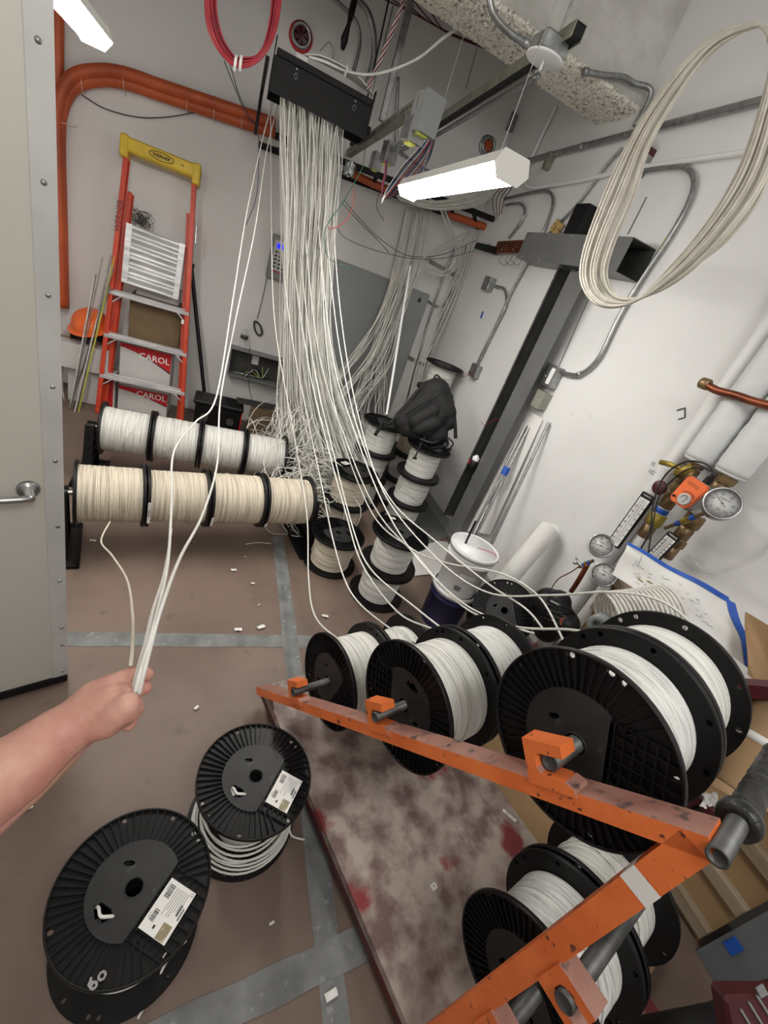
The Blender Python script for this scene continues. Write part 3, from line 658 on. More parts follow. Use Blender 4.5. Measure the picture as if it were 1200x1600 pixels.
for k in range(9):
    u = k/8; us = [min(1, max(0, u+g.uniform(-.1, .1))) for _ in range(7)]
    P = vine([(362, 365, 728, 745, 4.15), (430, 430, 712, 726, 4.12), (500, 500, 672, 700, 4.08), (570, 570, 645, 668, 4.0), (630, 630, 625, 660, 3.9), (668, 675, 580, 640, 3.6), (700, 720, 520, 570, 3.3)], us)
    part('cable', cable(P, .0031, 5, 5), GCAB, b3)
b4 = thing('cable_coil', 'small loose loop of grey white cables hanging under the rack near the corner', 'cable coil', (1.7, 4.1, 1.9))
for k in range(8):
    d = g.uniform(-5, 5); P = pth([(690+d, 325), (706+d, 365), (716+d, 400+d), (700, 425+d), (675-d, 425+d), (662, 408-d), (672, 395+d), (700, 380+d), (735, 362+d)], Y=4.0+.01*k)
    part('cable', cable(P, .0031, 5, 5), GCAB, b4)
b5 = thing('cable_bundle', 'sagging swag of grey white cables lying over the rack behind the strip light', 'cable bundle', (1.7, 3.9, 2.3))
for k in range(16):
    u = k/15; P = pth([(610+14*u, 296+16*u), (660+6*u, 312+14*u), (700, 312+16*u), (745, 296+26*u), (785, 262+34*u), (800, 246+44*u)], Y=3.85+.1*g.random())
    part('cable', cable(P, .0031, 5, 5), GCAB, b5)
b6 = thing('cable_bundle', 'white cables tied over the top of the black overhead box and rising to the right', 'cable bundle', (.4, 3.3, 2.5))
for k in range(20):
    u = k/19; d = 9*u
    P = pth([(474+d, 84+d*.5), (500, 82+d*1.6), (530, 94+d*2), (560, 114+d*2), (580+d*.5, 142+d)], Y=BY+.01+.006*k)
    if k < 6: P = pth([(482+d, 88+d), (510, 96+d), (545, 112+d*.4), (590, 114+d*.9), (650, 92+d*.9), (700, 52+1.6*d), (768, 8+d*3)], Y=BY+.02)
    part('cable', cable(P, .0042, 6, 5), WCAB, b6)
c0 = at(540, 112, Y=BY+.03); part('cable_tie', MB().tube([c0+V((.004*0, .03*math.cos(q_*PI/6), .03*math.sin(q_*PI/6))) for q_ in range(12)], .004, 5, True), PAPER, b6)
part('end_roll', MB().cyl(at(462, 88, Y=BY+.05), at(480, 98, Y=BY+.05), .02, 14), PAPER, b6)
# long single cables swinging over to the cart reels and to the hand
GX = 'long single cables running from the overhead bundle'
D0 = 2.78
runs = [
 ('leftmost single cable, drooping past the lone floor reel to the first cart reel', [(423, 150, 2.66), (424, 350, 2.75), (430, 510, 2.8), (460, 683, 2.75), (479, 800, 2.4), (482, 900, 2.1), (492, 962, 1.9), (530, 1000, 1.75), (577, 1032, 1.58)]),
 ('single cable crossing the cream reels and ending at the far small cart reel', [(437, 210, 2.7), (440, 380, 2.8), (455, 520, 2.8), (478, 640, 2.7), (503, 760, 2.4), (522, 850, 2.15), (548, 925, 1.95), (600, 975, 1.8), (662, 1010, 1.62)]),
 ('single cable falling past the right side of the lone floor reel', [(452, 215, 2.7), (456, 380, 2.8), (480, 560, 2.7), (510, 690, 2.45), (540, 800, 2.2), (565, 880, 1.95), (620, 955, 1.75), (680, 985, 1.55), (718, 1010, 1.4)]),
 ('single cable reaching the middle bright white cart reel', [(462, 215, 2.7), (468, 380, 2.8), (490, 570, 2.7), (524, 720, 2.4), (553, 830, 2.1), (580, 890, 1.9), (650, 950, 1.65), (720, 1005, 1.4), (778, 1055, 1.22)]),
 ('single cable passing in front of the paint buckets to the far middle reel', [(492, 215, 2.7), (500, 380, 2.7), (520, 560, 2.6), (556, 680, 2.4), (600, 790, 2.15), (650, 870, 1.95), (720, 940, 1.7), (800, 978, 1.45), (835, 990, 1.4)]),
 ('single cable crossing high over the buckets to the reel beside the black vacuum', [(505, 215, 2.7), (512, 380, 2.7), (530, 540, 2.6), (562, 680, 2.4), (610, 780, 2.2), (680, 845, 2.), (760, 910, 1.75), (820, 950, 1.5), (850, 985, 1.42)]),
 ('long single cable arching over the largest looking reel', [(470, 215, 2.7), (478, 380, 2.75), (500, 560, 2.7), (545, 700, 2.45), (590, 800, 2.2), (652, 870, 1.95), (720, 945, 1.7), (800, 978, 1.35), (900, 985, 1.1), (980, 1010, .96), (1040, 1060, .9)]),
 ('topmost single cable sweeping across to the far end reel below the gauges', [(520, 225, 2.7), (523, 380, 2.7), (536, 520, 2.6), (560, 650, 2.45), (600, 770, 2.2), (680, 870, 1.95), (760, 925, 1.7), (860, 930, 1.4), (950, 925, 1.2), (1030, 938, 1.08), (1090, 985, 1.0), (1130, 1050, .96)]),
 ('single cable slung low between the white bucket and the middle cart reels', [(500, 400, 2.75), (520, 620, 2.6), (575, 790, 2.3), (640, 855, 2.1), (700, 880, 1.95), (780, 895, 1.8), (840, 930, 1.6), (880, 1000, 1.25)])]
for lab, q_ in runs: solo('cable', cable([at(x, y, T=d) for x, y, d in q_], .0036, 7, 8), WCAB, lab, 'cable', GX)
hc = [('upper of the two loose cables running from the overhead box to the hand', [(430, 152, 2.62), (412, 210, 2.55), (386, 330, 2.4), (362, 480, 2.1), (338, 620, 1.75), (305, 660, 1.6), (272, 705, 1.4), (268, 790, 1.1), (262, 880, .85), (240, 980, .66), (222, 1040, .61), (211, 1082, .6)]),
      ('lower of the two loose cables running from the overhead box to the hand', [(436, 158, 2.64), (416, 240, 2.55), (398, 360, 2.4), (368, 500, 2.1), (345, 620, 1.8), (340, 720, 1.5), (318, 800, 1.15), (282, 870, .88), (252, 950, .7), (230, 1030, .615), (217, 1084, .605)]),
      ('loose cable held in the hand coming straight down past the front reel row', [(268, 826, 1.5), (258, 890, 1.1), (240, 950, .8), (226, 1010, .65), (215, 1050, .62), (207, 1082, .612)]),
      ('kinked loose cable rising from the hand to the front reel nearest the door', [(172, 815, 1.6), (158, 845, 1.5), (175, 868, 1.3), (198, 905, 1.05), (207, 960, .82), (207, 1010, .67), (204, 1040, .63)])]
for k, (lab, q_) in enumerate(hc): solo('cable', cable([at(x, y, T=d) for x, y, d in q_], .0033 if k < 3 else .0028, 8, 8), WCAB if k != 3 else CCAB, lab, 'cable', 'cables gathered in the hand')
# red coil at the top
rc = thing('cable_coil', 'red cable coil hanging at the top of the frame, bound with white tape', 'cable coil', at(382, 100, Y=2.7))
for k in range(34):
    d = g.uniform(-1, 1)*7; e = g.uniform(0, 10)
    P = pth([(348+d, -110), (326+e*1.6, -40), (320+e*1.8, 10), (328+e*1.9, 55), (350+e*1.3, 90-e*.6), (374+d*.3, 106-e*1.6), (402+d*.3, 96-e), (425-e, 66-e*.5), (437-e*1.4, 20), (440-e*1.4, -40), (420+d, -110)], Y=2.7+.03*g.random())
    part('cable', cable(P, .0032, 6, 6), REDC, rc)
for dx in (-5, 3):
    c0 = at(373+dx, 98, Y=2.7); part('tape_band', MB().tube([c0+V((0, .026*math.cos(2*PI*i/12), .022*math.sin(2*PI*i/12)-.002)) for i in range(12)], .006, 6, True), PAPER, rc)
# big dusty white coil at the right
wc = thing('cable_coil', 'big dusty white cable coil hanging in long loops at the upper right', 'cable coil', at(950, 470, X=1.15))
for k in range(11):
    e = k/10; d = g.uniform(-3, 3); X = 1.12+.06*g.random()
    P = pth([(1168+d, 38+8*e), (1120-8*e, 52+30*e), (1060+5*e, 108+34*e), (1000+16*e, 190+36*e), (950+40*e, 290+20*e), (914+44*e, 385), (908+40*e, 440-10*e), (934+30*e, 476-14*e), (985+20*e, 474-10*e), (1040+26*e, 425+8*e), (1100+34*e, 355+12*e), (1152+44*e, 270+10*e), (1188+40*e, 170), (1205+30*e, 90), (1195+10*e+d, 45)], X=X)
    part('cable', cable(P, .0042, 7, 6, True), COILC, wc)
for k in range(3):
    P = pth([(1200+6*k, 60), (1215+5*k, 120), (1212+5*k, 200), (1180+6*k, 300), (1130+6*k, 370), (1080+6*k, 410)], X=1.2)
    part('cable', cable(P, .004, 7, 6), COILC, wc)
# ================================================================ right wall: conduits, ducts, boxes
def conduit(P, label, r=.012, ms=EMT, k=8, couple=(), name='conduit'):
    t = thing(name, label, 'conduit', P[0]); part('tube', MB().tube(spl(P, k), r, 10), ms, t)
    for i in couple:
        a_, d = P[i], (P[min(i+1, len(P)-1)]-P[max(0, i-1)]).normalized(); part('coupling', MB().lathe([(r, -.014), (r+.004, -.013), (r+.004, .013), (r, .014)], 12, frame(a_, d)), GALV, t)
    return t
W = lambda L, X=XR-.022: [at(x, y, X=X) for x, y in L]
Bk = lambda L, Y=YB-.022: [at(x, y, Y=Y) for x, y in L]
conduit(W([(800, 258), (910, 229), (1010, 203), (1110, 178), (1230, 147)]), 'long grey pipe crossing high on the right wall behind the dusty coil', .018, EMT, couple=(1,))
o = solo('pipe_clamp', MB().box((0, 0, 0), (.05, .04, .1), frame(at(857, 252, X=XR-.03), (0, .1, 1)), bev=.004), STRUT, 'short strut clamp holding the long grey pipe', 'clamp')
conduit(W([(870, 165), (845, 215), (822, 270), (826, 292), (860, 290), (930, 277), (1000, 262), (1100, 247), (1240, 228)]), 'white painted pipe running low under the long grey pipe', .013, WALL)
conduit(W([(1000, 268), (1040, 262), (1072, 263), (1084, 285), (1072, 325), (1040, 380), (1000, 440), (965, 500), (935, 560), (905, 585), (878, 582)]), 'bent grey conduit looping behind the grey duct down to the outlet box', .012, couple=(0, 9))
yp = at(1036, 382, X=XR-.03); solo('yellow_mark', MB().box((0, 0, 0), (.002, .016, .06), frame(yp, at(1010, 430, X=XR-.03)-yp, (1, 0, 0))), mat('yellow_ink', (214, 204, 60), .6), 'small yellow writing mark on the bent conduit above the duct', 'mark')
conduit(W([(972, 232), (945, 262), (905, 316), (870, 352), (845, 378)]), 'thin curved conduit slanting down toward the copper bar', .009)
conduit(W([(790, 310), (825, 302), (855, 299), (864, 315), (856, 345), (838, 385), (800, 455), (765, 530), (745, 572)]), 'long conduit bending down from the round sleeve to the lower square box', .010, couple=(0, 8))
conduit(W([(790, 320), (812, 318), (820, 330), (812, 350), (795, 372)]), 'short bent conduit beside the round red sleeve', .009, couple=(3,))
conduit(W([(776, 448), (788, 452), (791, 475), (780, 500), (757, 545), (744, 572)]), 'short curved conduit joining the two square boxes on the right wall', .010, couple=(0,))
conduit([at(x, y, Y=2.735) for x, y in [(915, 112), (940, 117), (972, 120), (990, 130)]]+[V((XR-.03, 2.70, 2.93)), V((XR-.03, 2.70, 2.78))], 'flexible metal conduit coming out of the concrete beam', .014, couple=(0,))
conduit([at(x, y, Y=2.35) for x, y in [(764, -20), (770, 20), (795, 50), (822, 68)]], 'silver conduit bending down into the round plate box', .013, couple=(3,))
conduit(Bk([(746, 380), (736, 405), (718, 440), (690, 478), (668, 470)]), 'curved conduit on the back wall right of the grey panel', .010, couple=(0,))
conduit(Bk([(712, 385), (690, 440), (667, 510), (645, 590), (632, 640)]), 'left one of the two straight conduits in the wall corner', .011)
conduit(Bk([(728, 385), (708, 440), (685, 510), (664, 580), (650, 630)]), 'right one of the two straight conduits in the wall corner', .011)
for q, lab in (((672, 408, 715, 432), 'upper strut piece clamping the corner conduits'), ((635, 556, 662, 570), 'lower strut piece clamping the corner conduits')):
    a_, b_ = at(q[0], q[1], Y=YB-.02), at(q[2], q[3], Y=YB-.02); T = frame(a_, b_-a_, (0, 1, 0)); solo('strut_piece', MB().box((0, 0, (b_-a_).length/2), (.02, .03, (b_-a_).length), T), STRUT, lab, 'strut')
# square boxes
def jbox(p, n, w_, h_, d, label, ms=GALV, cover=True, roll=0.):
    T = frame(p, n, V((0, 0, 1)).cross(V(n)) ) @ rotz(roll); t = thing('junction_box', label, 'box', p); mb = MB().box((0, 0, d/2), (w_, h_, d), T, bev=.003)
    part('box_body', mb, ms, t)
    if cover: part('cover_plate', MB().box((0, 0, d+.001), (w_*1.04, h_*1.04, .003), T, bev=.001).lathe([(.006, d+.002), (.0075, d+.004), (.006, d+.005)], 12, T @ M4.Translation((w_*.2, h_*.2, 0))).lathe([(.0, d+.005), (.010, d+.004), (.011, d+.002)][::-1], 12, T @ M4.Translation((-w_*.2, -h_*.1, 0))), ms, t)
    return t
NR = (-1, 0, 0); NB = (0, -1, 0)
jbox(at(768, 446, X=XR), NR, .10, .10, .055, 'upper square steel box on the right wall')
lb = jbox(at(747, 581, X=XR), NR, .10, .10, .05, 'lower square steel box on the right wall with a loose red wire')
solo('wire', cable(W([(742, 578), (728, 588), (716, 587), (709, 583)], XR-.07), .002, 5), REDC, 'thin wire poking out of the lower square box', 'wire')
# outlet + grey box
p = at(868, 590, X=XR); t = jbox(p, NR, .11, .13, .06, 'steel duplex outlet box at the lower end of the bent conduit', roll=0)
part('receptacle', MB().box((0, 0, .066), (.035, .10, .008), frame(p, NR, V((0, 0, 1)).cross(V(NR))) @ M4.Translation((.03, 0, 0)), bev=.003), PVC, t)
jbox(at(852, 627, X=XR), NR, .085, .105, .06, 'plain olive grey box below the outlet box', mat('olive_grey', (142, 142, 130), .5))
solo('wall_line', MB().tube(W([(872, 575), (905, 500), (925, 455), (960, 395)], XR-.004), .0025, 5), INKG, 'thin grey cord running up the right wall beside the duct', 'cord')
solo('wall_line', MB().tube(W([(1010, 308), (981, 366)], XR-.004), .003, 5), INKG, 'short dark slit line on the wall above the grey duct', 'cord')
# fire alarm style box, sleeves
p = at(1003, 260, X=XR); t = jbox(p, NR, .11, .12, .07, 'grey junction box with a dark red side on the right wall', GALV); part('red_side', MB().box((0, .0, .035), (.114, .03, .066), frame(p, NR, V((0, 0, 1)).cross(V(NR))) @ M4.Translation((-.0, .05, 0))), MAROON, t)
def sleeve(p, n, r, label, ring=REDP, plug=BLKM):
    t = thing('pipe_sleeve', label, 'pipe sleeve', p); T = frame(p, n)
    part('ring', MB().lathe([(r*.72, 0), (r, 0), (r, .05), (r*.72, .05)], 28, T, closed=True), GALV, t)
    part('firestop', MB().lathe([(r, .005), (r*1.2, .005), (r*1.15, .018), (r*.95, .02)], 28, T), ring, t)
    part('plug', MB().lathe([(r*.7, .02), (0, .03)], 20, T), plug, t)
    for k in range(6): a_ = k*PI/3; part('flap', MB().add([T @ V((0, 0, .035)), T @ V((r*.7*math.cos(a_), r*.7*math.sin(a_), .03)), T @ V((r*.7*math.cos(a_+.8), r*.7*math.sin(a_+.8), .034))], [(0, 1, 2)]), plug, t)
sleeve(at(470, 58, Y=YB), NB, .068, 'round pipe sleeve with red firestop ring high on the back wall', REDP, MAROON)
sleeve(at(760, 228, Y=YB), NB, .06, 'round sleeve with orange duct inside, above the strip light', GALV, ORC)
t = thing('wire_sleeve', 'dark red sleeve with grey wires spilling out beside the strip light end', 'pipe sleeve', at(808, 275, X=XR)); part('ring', MB().lathe([(.03, 0), (.05, 0), (.05, .09), (.03, .09)], 20, frame(at(810, 275, X=XR), NR), closed=True), MAROON, t)
for k in range(7): part('wire', cable([at(806, 280, X=XR-.08)+V((0, .005*k, 0)), at(798-3*k, 296, X=XR-.16), at(788-3*k, 312, X=XR-.15), at(783-1.5*k, 330+g.uniform(0, 16), X=XR-.14)], .003, 5), GCAB if k % 2 else MAROON, t)
jbox(at(800, 196, X=XR), NR, .12, .12, .06, 'grey square box high in the wall corner', GREYP)
# grey horizontal duct with open end
a_, b_ = at(831, 367, X=XR-.0), at(992, 366, X=XR)
dz1, dz0 = 2.20, 2.043; dY0, dY1 = 2.11, 3.10; dX = XR-.17
t = thing('wire_duct', 'grey sheet metal duct fixed level on the right wall, open at its near end', 'duct', (dX, dY0, dz0))
part('cover', MB().box((dX, (dY0+dY1)/2, (dz0+dz1)/2), (.003, dY1-dY0, dz1-dz0)), GREYM, t)
part('bottom', MB().box(((dX+XR)/2, (dY0+dY1)/2, dz0), (XR-dX, dY1-dY0, .003)), GREYM, t); part('top', MB().box(((dX+XR)/2, (dY0+dY1)/2, dz1), (XR-dX, dY1-dY0, .003)), GREYM, t)
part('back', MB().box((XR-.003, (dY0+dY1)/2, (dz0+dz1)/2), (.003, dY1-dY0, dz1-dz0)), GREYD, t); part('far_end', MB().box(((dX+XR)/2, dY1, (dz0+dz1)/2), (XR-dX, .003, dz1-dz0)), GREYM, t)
for k in range(5):
    y = dY0+.06+k*(dY1-dY0-.12)/4
    for z in (dz1-.008, dz0+.008): part('screw', MB().lathe([(.006, 0), (.005, .003), (0, .004)], 8, frame((dX-.0015, y, z), NR)), GALV, t)
# vertical trough: dark open channel plus leaning cover
p0, p1 = at(897, 418, X=XR-.0), at(700, 803, X=XR)
c0, c1 = at(897, 425, X=XR), at(703, 806, X=XR)
yc = 2.80
y_l, y_r = at(892, 418, X=XR).y, at(912, 430, X=XR).y
t = thing('wire_trough', 'tall open wire trough on the right wall with dark grey inside', 'duct', (XR-.05, 2.7, .15)); yA, yB_ = at(705, 800, X=XR).y, at(890, 420, X=XR).y
zt, zb = 2.04, .17; yT = 2.68; tw = .14
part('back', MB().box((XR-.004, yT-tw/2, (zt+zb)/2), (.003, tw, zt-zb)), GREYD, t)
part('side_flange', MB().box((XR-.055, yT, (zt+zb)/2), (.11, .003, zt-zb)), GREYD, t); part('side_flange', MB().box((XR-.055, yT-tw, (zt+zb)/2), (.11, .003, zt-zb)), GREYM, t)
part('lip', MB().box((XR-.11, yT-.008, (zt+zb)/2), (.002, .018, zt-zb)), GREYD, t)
for k in range(6): part('screw', MB().lathe([(.006, 0), (.005, .003), (0, .004)], 8, frame((XR-.112, yT-.008, zb+.1+k*.34), NR)), GALV, t)
for k in range(3): part('knockout', MB().lathe([(.012, 0), (.016, .001), (.016, .004), (.010, .004)], 14, frame((XR-.006, yT-tw*.5, zb+.3+.62*k), NR)), BLKM, t)
# loose cover leaning: grey face
cv = [V((XR-.115, yT-tw-.0, zt-.02)), V((XR-.115, yT-tw-.17, zt-.0)), V((XR-.115, yT-tw-.15, .12)), V((XR-.115, yT-tw-.0, .12))]
t = thing('duct_cover', 'long mid grey duct cover strip standing in front of the wire trough', 'duct cover', cv[3])
part('cover_sheet', MB().slab(*cv, .002), GREYM, t)
for k in range(6): part('screw', MB().lathe([(.006, 0), (.005, .003), (0, .004)], 8, frame(cv[0].lerp(cv[3], .06+.17*k)+V((-.003, -.012, 0)), NR)), GALV, t)
solo('duct_stub', MB().box((XR-.06, 2.72, 2.29), (.11, .13, .18), bev=.002), BLKM, 'black square duct stub rising above the grey level duct', 'duct')
rg = MB(); gg = random.Random(2); rg.grid(lambda u, v: at(862+16*u+3*math.sin(v*9), 345+24*v+4*math.sin(u*8), X=XR-.03+.02*math.sin(u*12)*math.cos(v*7)), 8, 8); solo('rag', rg, mat('brown_rag', (190, 160, 100), .9), 'crumpled yellow brown rag lying on top of the grey duct', 'rag')
# copper ground bar
p = at(800, 388, X=XR-.05); t = thing('ground_bar', 'drilled copper ground bar between the rack and the grey duct', 'ground bar', p)
gp, gq = at(775, 386, X=XR-.06), at(828, 384, X=XR-.06); T = frame((gp+gq)/2, (-1, 0, 0), gq-gp); Lg = (gq-gp).length
hs = [circ(-Lg/2+Lg*(k+.6)/12, y, .005, 8) for k in range(12) for y in (.018, -.0)]; vs, fs = shape2d([(-Lg/2, -.045), (Lg/2, -.045), (Lg/2, .04), (-Lg/2, .04)], hs, .006)
sgn_ = 1 if (T.to_3x3() @ V((0, 1, 0))).z > 0 else -1; part('bar', MB().add(vs, fs, 0, False, T), COPPER, t)
for k in range(2): part('lug', MB().lathe([(.008, 0), (.008, .018), (.004, .022)], 6, T @ M4.Translation((-.1+.16*k, -.025*sgn_, .003))), BRASS, t)
for k in range(3): part('wire', cable(W([(786+8*k, 398), (780+10*k, 408), (790+10*k, 414), (800+8*k, 400)], XR-.08), .002, 5), GREEN, t)
ca, cb_ = at(745, 384, Y=4.1), at(776, 392, X=XR-.06); T = frame(ca, cb_-ca, ez); solo('strut_channel', MB().box((0, 0, (cb_-ca).length/2), (.05, .03, (cb_-ca).length), T, bev=.004), BLKM, 'short black channel at the left of the copper ground bar', 'strut')
# blue tape on wall, staple, pencil numbers
solo('tape_piece', MB().box((0, 0, 0), (.001, .028, .055), frame(at(753, 492, X=XR-.001), (0, .18, 1), (1, 0, 0))), BLUE, 'small blue tape piece stuck on the right wall', 'tape')
t = thing('wall_bracket', 'tiny grey clip bracket on the right wall left of the copper pipe', 'bracket', at(1064, 645, X=XR)); part('clip', MB().tube(W([(1058, 641), (1070, 637), (1070, 652), (1060, 655)], XR-.004), .003, 5), GREYD, t)
def walltext(s, x, y, size, ms=INK):
    T = frame(at(x, y, X=XR-.0008), NR, (0, -1, 0)); return T
t = thing('pencil_note', 'handwritten numbers 15 and 152 on the right wall beside the yellow valve tag', 'writing', at(1020, 730, X=XR))
text('lettering', '15', .026, walltext('', 1020, 725, 1), INK, t, .0002); text('lettering', '152', .026, walltext('', 1018, 738, 1), INK, t, .0002)
# ---- insulated pipes
def pipe(P, r, ms, label, name='pipe', k=6, n=20): return solo(name, MB().tube(spl(P, k), r, n), ms, label, 'pipe')
def insul(P, r, label):
    t = thing('insulated_pipe', label, 'pipe', P[-1]); gi = random.Random(int(r*1e4)); Q = spl(P, 14); part('jacket', MB().tube(Q, [r*(1+gi.uniform(-.03, .03)) for _ in Q], 22), INS, t)
    part('end_collar', MB().lathe([(r*.5, 0), (r*.98, 0), (r*.9, .012), (r*.5, .012)], 22, frame(P[-1], P[-1]-P[-2])), INS, t); return t
def vx(x, y, X, zlo, zhi): p = at(x, y, X=X); return [V((p.x, p.y, zhi)), V((p.x, p.y, p.z)), V((p.x, p.y, zlo))]
pA = at(1045, 735, X=XR-.05); pipe([V((pA.x, pA.y, 2.6)), V((pA.x, pA.y, .05))], .042, WALL, 'slim white painted pipe nearest the wall writing')
pB = at(1093, 718, X=XR-.09); insul([V((pB.x, pB.y, 2.6)), V((pB.x, pB.y, 1.9)), V((pB.x, pB.y, pB.z))], .06, 'left white insulated pipe ending above the orange actuator')
pC = at(1143, 738, X=XR-.09); insul([V((pC.x, pC.y, 2.6)), V((pC.x, pC.y, 1.9)), V((pC.x, pC.y, pC.z))], .06, 'right white insulated pipe beside the frame edge')
for P_, lab in ((pB, 'bare lower end of the left insulated pipe, below the valve'), (pC, 'bare lower end of the right insulated pipe, below its fittings')): pipe([V((P_.x, P_.y, P_.z-.02)), V((P_.x, P_.y, .3))], .026, WALL, lab)
cpq = W([(1102, 600), (1120, 610), (1150, 618), (1180, 628), (1230, 640)], XR-.17); t = thing('copper_pipe', 'dark copper pipe with a brass cap crossing in front of the insulated pipes', 'pipe', cpq[0])
part('tube', MB().tube(spl(cpq, 6), .015, 16), COPPER, t); part('pipe_cap', MB().lathe([(.018, 0), (.022, .004), (.022, .035), (.016, .04)], 16, frame(cpq[0]+V((0, .02, 0)), (0, -1, 0))), BRASS, t)
solo('pipe_bracket', MB().box((XR-.03, pB.y+.07, 1.6), (.06, .1, .02), bev=.002).box((XR-.03, pB.y-.1, 1.62), (.06, .06, .02)), BLKM, 'black wall bracket behind the insulated pipes', 'bracket')
# valves
def fitting(P, segs, label, ms=BRASS, name='valve'):
    """segs: (z0,z1,r) from the pipe axis point P downward"""
    t = thing(name, label, 'valve', V((P.x, P.y, P.z+segs[-1][1])))
    for (z0, z1, r, m_, nm) in segs: part(nm, MB().lathe([(r*.8, z0), (r, z0-.004), (r*1.02, (z0+z1)/2), (r, z1+.004), (r*.8, z1)][::-1], 6 if nm == 'hex_nut' else 20, M4.Translation(P), smooth=nm != 'hex_nut'), m_, t)
    return t
vb = fitting(pB+V((0, 0, -.0)), [(0, -.04, .034, BRASS, 'hex_nut'), (-.04, -.12, .032, BRASS, 'body'), (-.12, -.16, .036, BRASS, 'hex_nut'), (-.16, -.24, .03, BRASS, 'body'), (-.24, -.27, .028, BLUE, 'blue_band'), (-.27, -.33, .036, BRASSY, 'union_nut'), (-.33, -.4, .028, BRASS, 'body')], 'brass valve body behind the orange actuator')
vc = fitting(pC, [(0, -.05, .036, BRASS, 'hex_nut'), (-.05, -.10, .032, BRASS, 'body'), (-.2, -.26, .036, BRASS, 'union_nut'), (-.26, -.32, .03, BRASS, 'body'), (-.32, -.36, .036, BRASS, 'hex_nut'), (-.36, -.42, .03, BRASS, 'body')], 'brass fittings on the right pipe beside the big gauge')
# valve tag lever (yellow)
t = thing('valve_lever', 'yellow lever handle of the painted pipe valve', 'lever', at(1050, 728, X=XR-.13)); part('lever', MB().tube(W([(1032, 722), (1048, 726), (1064, 732)], XR-.14), [.012, .012, .008], 6), BRASSY, t); part('lever_body', MB().tube(W([(1056, 740), (1068, 736), (1082, 730)], XR-.13), .018, 10), BRASSY, t)
# actuator
pc = at(1078, 770, X=XR-.20); T = frame(pc, (-1, -.25, .15), (0, .1, -1)); t = thing('valve_actuator', 'orange and grey valve actuator with black leads', 'actuator', pc)
oc = [(-.055, -.036), (-.04, -.044), (.045, -.04), (.06, -.028), (.06, .028), (.045, .04), (-.04, .044), (-.055, .036)]
part('grey_base', MB().prism([(x*1.04, y*1.04) for x, y in oc], .05, T @ M4.Translation((0, 0, -.055))), GREYP, t)
part('orange_cover', MB().prism(oc, .016, T).prism([(x*.94, y*.92) for x, y in oc], .004, T @ M4.Translation((0, 0, .016))), ORPL, t)
part('dial', MB().lathe([(.024, .02), (.024, .024), (.016, .026), (.016, .023), (.0, .023)], 28, T @ M4.Translation((.03, .008, 0))).box((.03, .008, .026), (.026, .004, .004), T), mat('pale_grey', (196, 196, 192), .4), t)
mk = MB()
for k in range(9): a_ = .9+k*.2; mk.box((.03+.031*math.cos(a_+1.4), .008+.031*math.sin(a_+1.4), .0205), (.007, .0022, .001), T @ M4.Translation((0, 0, 0)))
for k in range(6): mk.box((-.03, -.024+.008*k, .0205), (.014, .0015, .001), T)
part('markings', mk, INK, t); part('knob', MB().cyl(T @ V((.04, -.028, .018)), T @ V((.04, -.028, .03)), .005, 12), BLACK, t)
part('cable_gland', MB().cyl(T @ V((-.055, .01, -.02)), T @ V((-.085, .01, -.02)), .014, 12).cyl(T @ V((-.085, .01, -.02)), T @ V((-.1, .01, -.02)), .010, 12), BLACK, t)
for L_ in ([(1118, 740, 0), (1100, 724, 0), (1070, 722, 0), (1040, 742, 0), (1022, 780, 0), (1015, 830, 0), (998, 862, 0)], [(1122, 742, 0), (1092, 730, 0), (1060, 742, 0), (1030, 776, 0), (1020, 820, 0), (1012, 870, 0)]):
    part('lead', cable([at(x, y, X=XR-.24) for x, y, _ in L_], .0035, 6), KWIRE, t)
# dial gauges
def gauge(x, y, X, r, n, needle, label, txt='0'):
    p = at(x, y, X=X); n = V(n).normalized(); T = frame(p, n, V((0, 0, 1)).cross(n)*-1); T = frame(p, n, V((0, 0, 1)).cross(n)); t = thing('pressure_gauge', label, 'gauge', p)
    part('case', MB().lathe([(r*.9, -.045), (r*.98, -.04), (r, -.005), (r*1.03, 0), (r*1.03, .008), (r*.93, .011), (r*.92, .004)], 40, T, caps=False), STEEL, t)
    part('dial_face', MB().lathe([(r*.93, .003), (0, .0035)], 36, T), PAPER, t); mk = MB()
    for k in range(51):
        a_ = math.radians(225-270*k/50); big = k % 5 == 0; L_ = r*(.14 if big else .07); q = rotz(a_); mk.box((r*.84-L_/2, 0, .0045), (L_, .0016*r/.05*(1.2 if big else .6), .0008), T @ q)
    for k in range(21): a_ = math.radians(225-270*k/20); mk.box((r*.85, 0, .0045), (.001, r*.23, .0008), T @ rotz(a_))
    part('scale_marks', mk, INK, t)
    for k, s in enumerate(('0', '20', '40', '60', '80', '100')): a_ = math.radians(225-270*k/5); text('number', s, r*.2, T @ M4.Translation((r*.58*math.cos(a_), r*.58*math.sin(a_), .0045)), INK, t, .0003)
    text('lettering', 'TRERICE', r*.17, T @ M4.Translation((0, r*.28, .0045)), INK, t, .0003); text('lettering', 'PSI', r*.16, T @ M4.Translation((0, -r*.42, .0045)), INK, t, .0003)
    a_ = math.radians(needle); q = rotz(a_); part('needle', MB().prism([(-r*.25, -r*.03), (r*.75, -.0006), (r*.75, .0006), (-r*.25, r*.03)], .001, T @ M4.Translation((0, 0, .006)) @ q).lathe([(r*.08, .006), (r*.08, .009), (0, .0095)], 12, T), INK, t)
    part('glass', MB().lathe([(r*.92, .0095), (0, .0098)], 36, T), GLASS, t); return t, T
G1, T1 = gauge(939, 853, XR-.20, .056, (-.8, -.5, .42), 190, 'upper of the two small pressure gauges left of the drawing sheet')
G2, T2 = gauge(943, 898, XR-.20, .056, (-.8, -.5, .42), 190, 'lower of the two small pressure gauges left of the drawing sheet')
